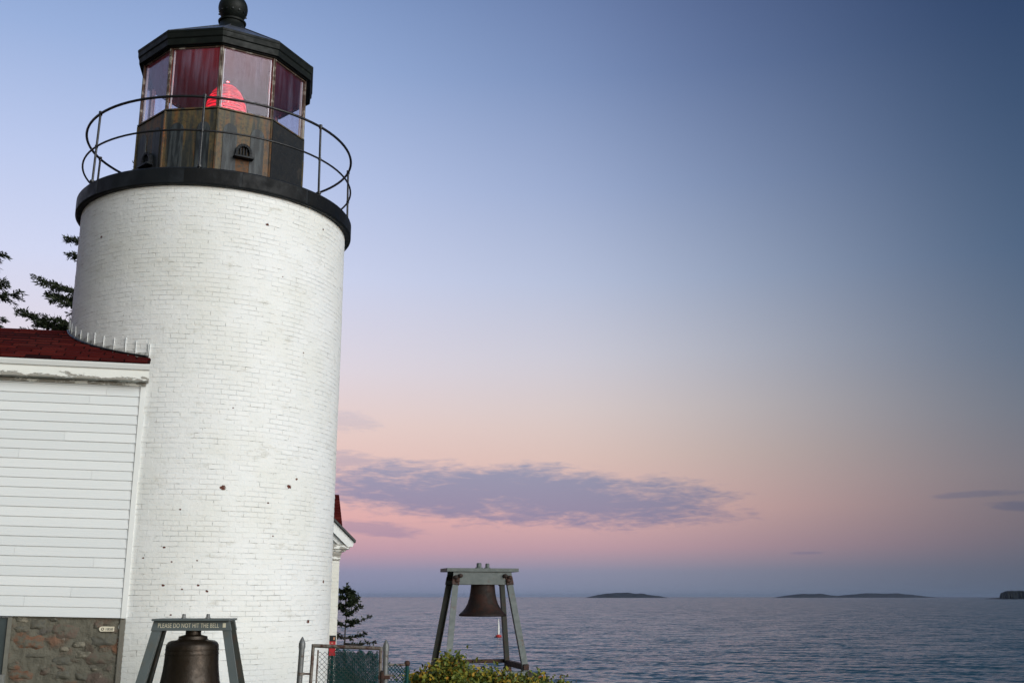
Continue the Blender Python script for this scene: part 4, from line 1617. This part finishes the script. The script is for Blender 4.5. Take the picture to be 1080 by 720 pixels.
# ------------------------------------------------------------------ rose bushes
def bush(loc, rx, ry, h, n, label, seed, tall=()):
    o = empty('rose_bush', loc)
    tag(o, label, 'bush', 'autumn rose bushes along the bluff edge')
    rr = random.Random(seed)
    lf, tw = MB(), MB()

    def leaf(p, s_):
        nrm = Vector((rr.gauss(0, .7), rr.gauss(-.25, .7), rr.gauss(.5, .5))).normalized()
        t_ = nrm.orthogonal().normalized()
        t_.rotate(Matrix.Rotation(rr.uniform(0, 6.28), 3, nrm))
        b_ = nrm.cross(t_)
        c1 = nrm * s_ * .18
        pts = [p - t_ * s_ * .5, p - t_ * s_ * .15 + b_ * s_ * .30 + c1, p + t_ * s_ * .25 + b_ * s_ * .26 + c1, p + t_ * s_ * .58,
               p + t_ * s_ * .25 - b_ * s_ * .26 + c1, p - t_ * s_ * .15 - b_ * s_ * .30 + c1]
        lf.face(pts)

    stems = []
    for k in range(int(34 * rx / .7)):
        a, q = rr.uniform(0, 6.28), math.sqrt(rr.random())
        x, y = rx * q * math.cos(a), ry * q * math.sin(a)
        hh = h * (1 - .45 * q ** 2) * rr.uniform(.75, 1.08)
        stems.append((Vector((x * .6, y * .6, -.05)), Vector((x, y, hh))))
    for x, y, hh in tall:
        stems.append((Vector((x * .7, y, 0)), Vector((x, y, hh))))
    per = n // len(stems)
    for a, b in stems:
        md_ = a.lerp(b, .5) + Vector((rr.gauss(0, .05), rr.gauss(0, .05), .04))
        tw.tube([a, md_, b], [.008, .006, .003], 5)
        for _ in range(per):
            t_ = 1 - rr.random() ** 1.5 * .8
            p = (a.lerp(md_, t_ * 2) if t_ < .5 else md_.lerp(b, t_ * 2 - 1))
            sp = .05 + .075 * math.sin(min(1, t_) * PI * .75)
            p = p + Vector((rr.gauss(0, sp), rr.gauss(0, sp), rr.gauss(0, sp * .7)))
            leaf(p, rr.uniform(.05, .095))
    lf.build('foliage', M['rose'], o, fix=False)
    tw.build('stem', M['twig'], o, True, fix=False)
    return o


bush((-1.14, 17.6, -.04), .46, .5, .57, 5200, 'bushy rose with green and yellow leaves left of the far bell stand', 1, ((.12, 0, .62), (.18, -.1, .66), (.24, .05, .65)))
bush((-.48, 17.9, -.10), .52, .5, .50, 4400, 'low rose bush with yellowing leaves in front of the far bell stand', 2, ((.05, -.2, .5),))
bush((.22, 18.1, -.20), .44, .4, .44, 2600, 'sparse orange tinged rose bush at the foot of the far stand', 3, ((.20, 0, .50), (-.05, 0, .48)))
bush((.68, 18.3, -.30), .36, .35, .44, 1300, 'thin outermost rose sprays against the water', 4, ((.05, 0, .56), (.22, 0, .46)))

# ------------------------------------------------------------------ buoy
bu = empty('channel_buoy', (-3.2, 256, SEA), 0)
bu.scale = (.8, .8, .85)
tag(bu, 'small red and white buoy floating on the sea behind the far bell stand', 'buoy')
MB().lathe([(.5, -.4), (.85, -.1), (.95, .25), (.8, .55), (.3, .75)], 20).build('float', M['buoyred'], bu, 40)
MB().lathe([(.26, .7), (.36, 1.4), (.30, 2.6), (.20, 3.8), (.10, 4.7), (.05, 5.1)], 14).build('mast', M['buoywhite'], bu, 40)
MB().box(-1.3, .9, -.5, .5, -.15, .14).build('base_ring', M['buoydark'], bu, bevel=.1)

# ------------------------------------------------------------------ far islands
def island(px0, px1, hpx, D, seed, name='island', sharp=1.6, m=None, skew=.45):
    k = D / 1100 * .971
    hpx *= .88
    x0, x1 = (px0 - 540) * k, (px1 - 540) * k
    w_ = x1 - x0
    mb = MB()
    nx_, ny_ = 260, 18
    for j in range(ny_ + 1):
        for i in range(nx_ + 1):
            u, v_ = i / nx_, j / ny_
            uu = u ** (math.log(.5) / math.log(skew))
            e = max(0, math.sin(uu * PI)) ** .8 * max(0, 1 - (2 * v_ - 1) ** 2) ** .6
            nn = mn.fractal(Vector((u * 7, v_ * 3, seed)), 1., 2., 5)
            fine = (mn.noise(Vector((u * 60, v_ * 14, seed))) + .8 * mn.noise(Vector((u * 170, v_ * 30, seed)))) * .08
            mb.v.append((x0 + w_ * u, D + (v_ - .5) * w_ * .5, SEA - 2 + (hpx * k + 2) * (e * (1 + .22 * nn) + fine * e ** .5)))
    for j in range(ny_):
        for i in range(nx_):
            a = j * (nx_ + 1) + i
            mb.f.append((a, a + 1, a + nx_ + 2, a + nx_ + 1))
    return tag(mb.build(name, m or M['island'], smooth=True), kind='structure')


island(618, 704, 5.4, 9000, 1, skew=.48)
island(818, 892, 4.6, 10000, 2, skew=.5)
island(880, 985, 5.0, 10500, 3, skew=.42)
island(1046, 1150, 1.6, 4200, 4, 'headland', m=M['shore'], skew=.2)
k = 4200 / 1100 * .971
wd = MB()
rr = random.Random(44)
for _ in range(900):
    px = 1056 + 74 * rr.random()
    y = 4200 + rr.uniform(-90, 90)
    x = (px - 540) * k * y / 4200
    hh = 30 * (.65 + .35 * min(1, (px - 1055) / 9)) * rr.uniform(.78, 1.08)
    r_ = rr.uniform(4, 6.5)
    wd.lathe([(r_ * .7, 0), (r_, hh * .3), (r_ * .55, hh * .72), (.4, hh)], 6, c=(x, y, SEA + 1.5), rot=rr.random(), capb=False)
tag(wd.build('conifer_wood', M['wood'], fix=False), 'dark conifer wood covering the far right headland', 'wood', kind='stuff')
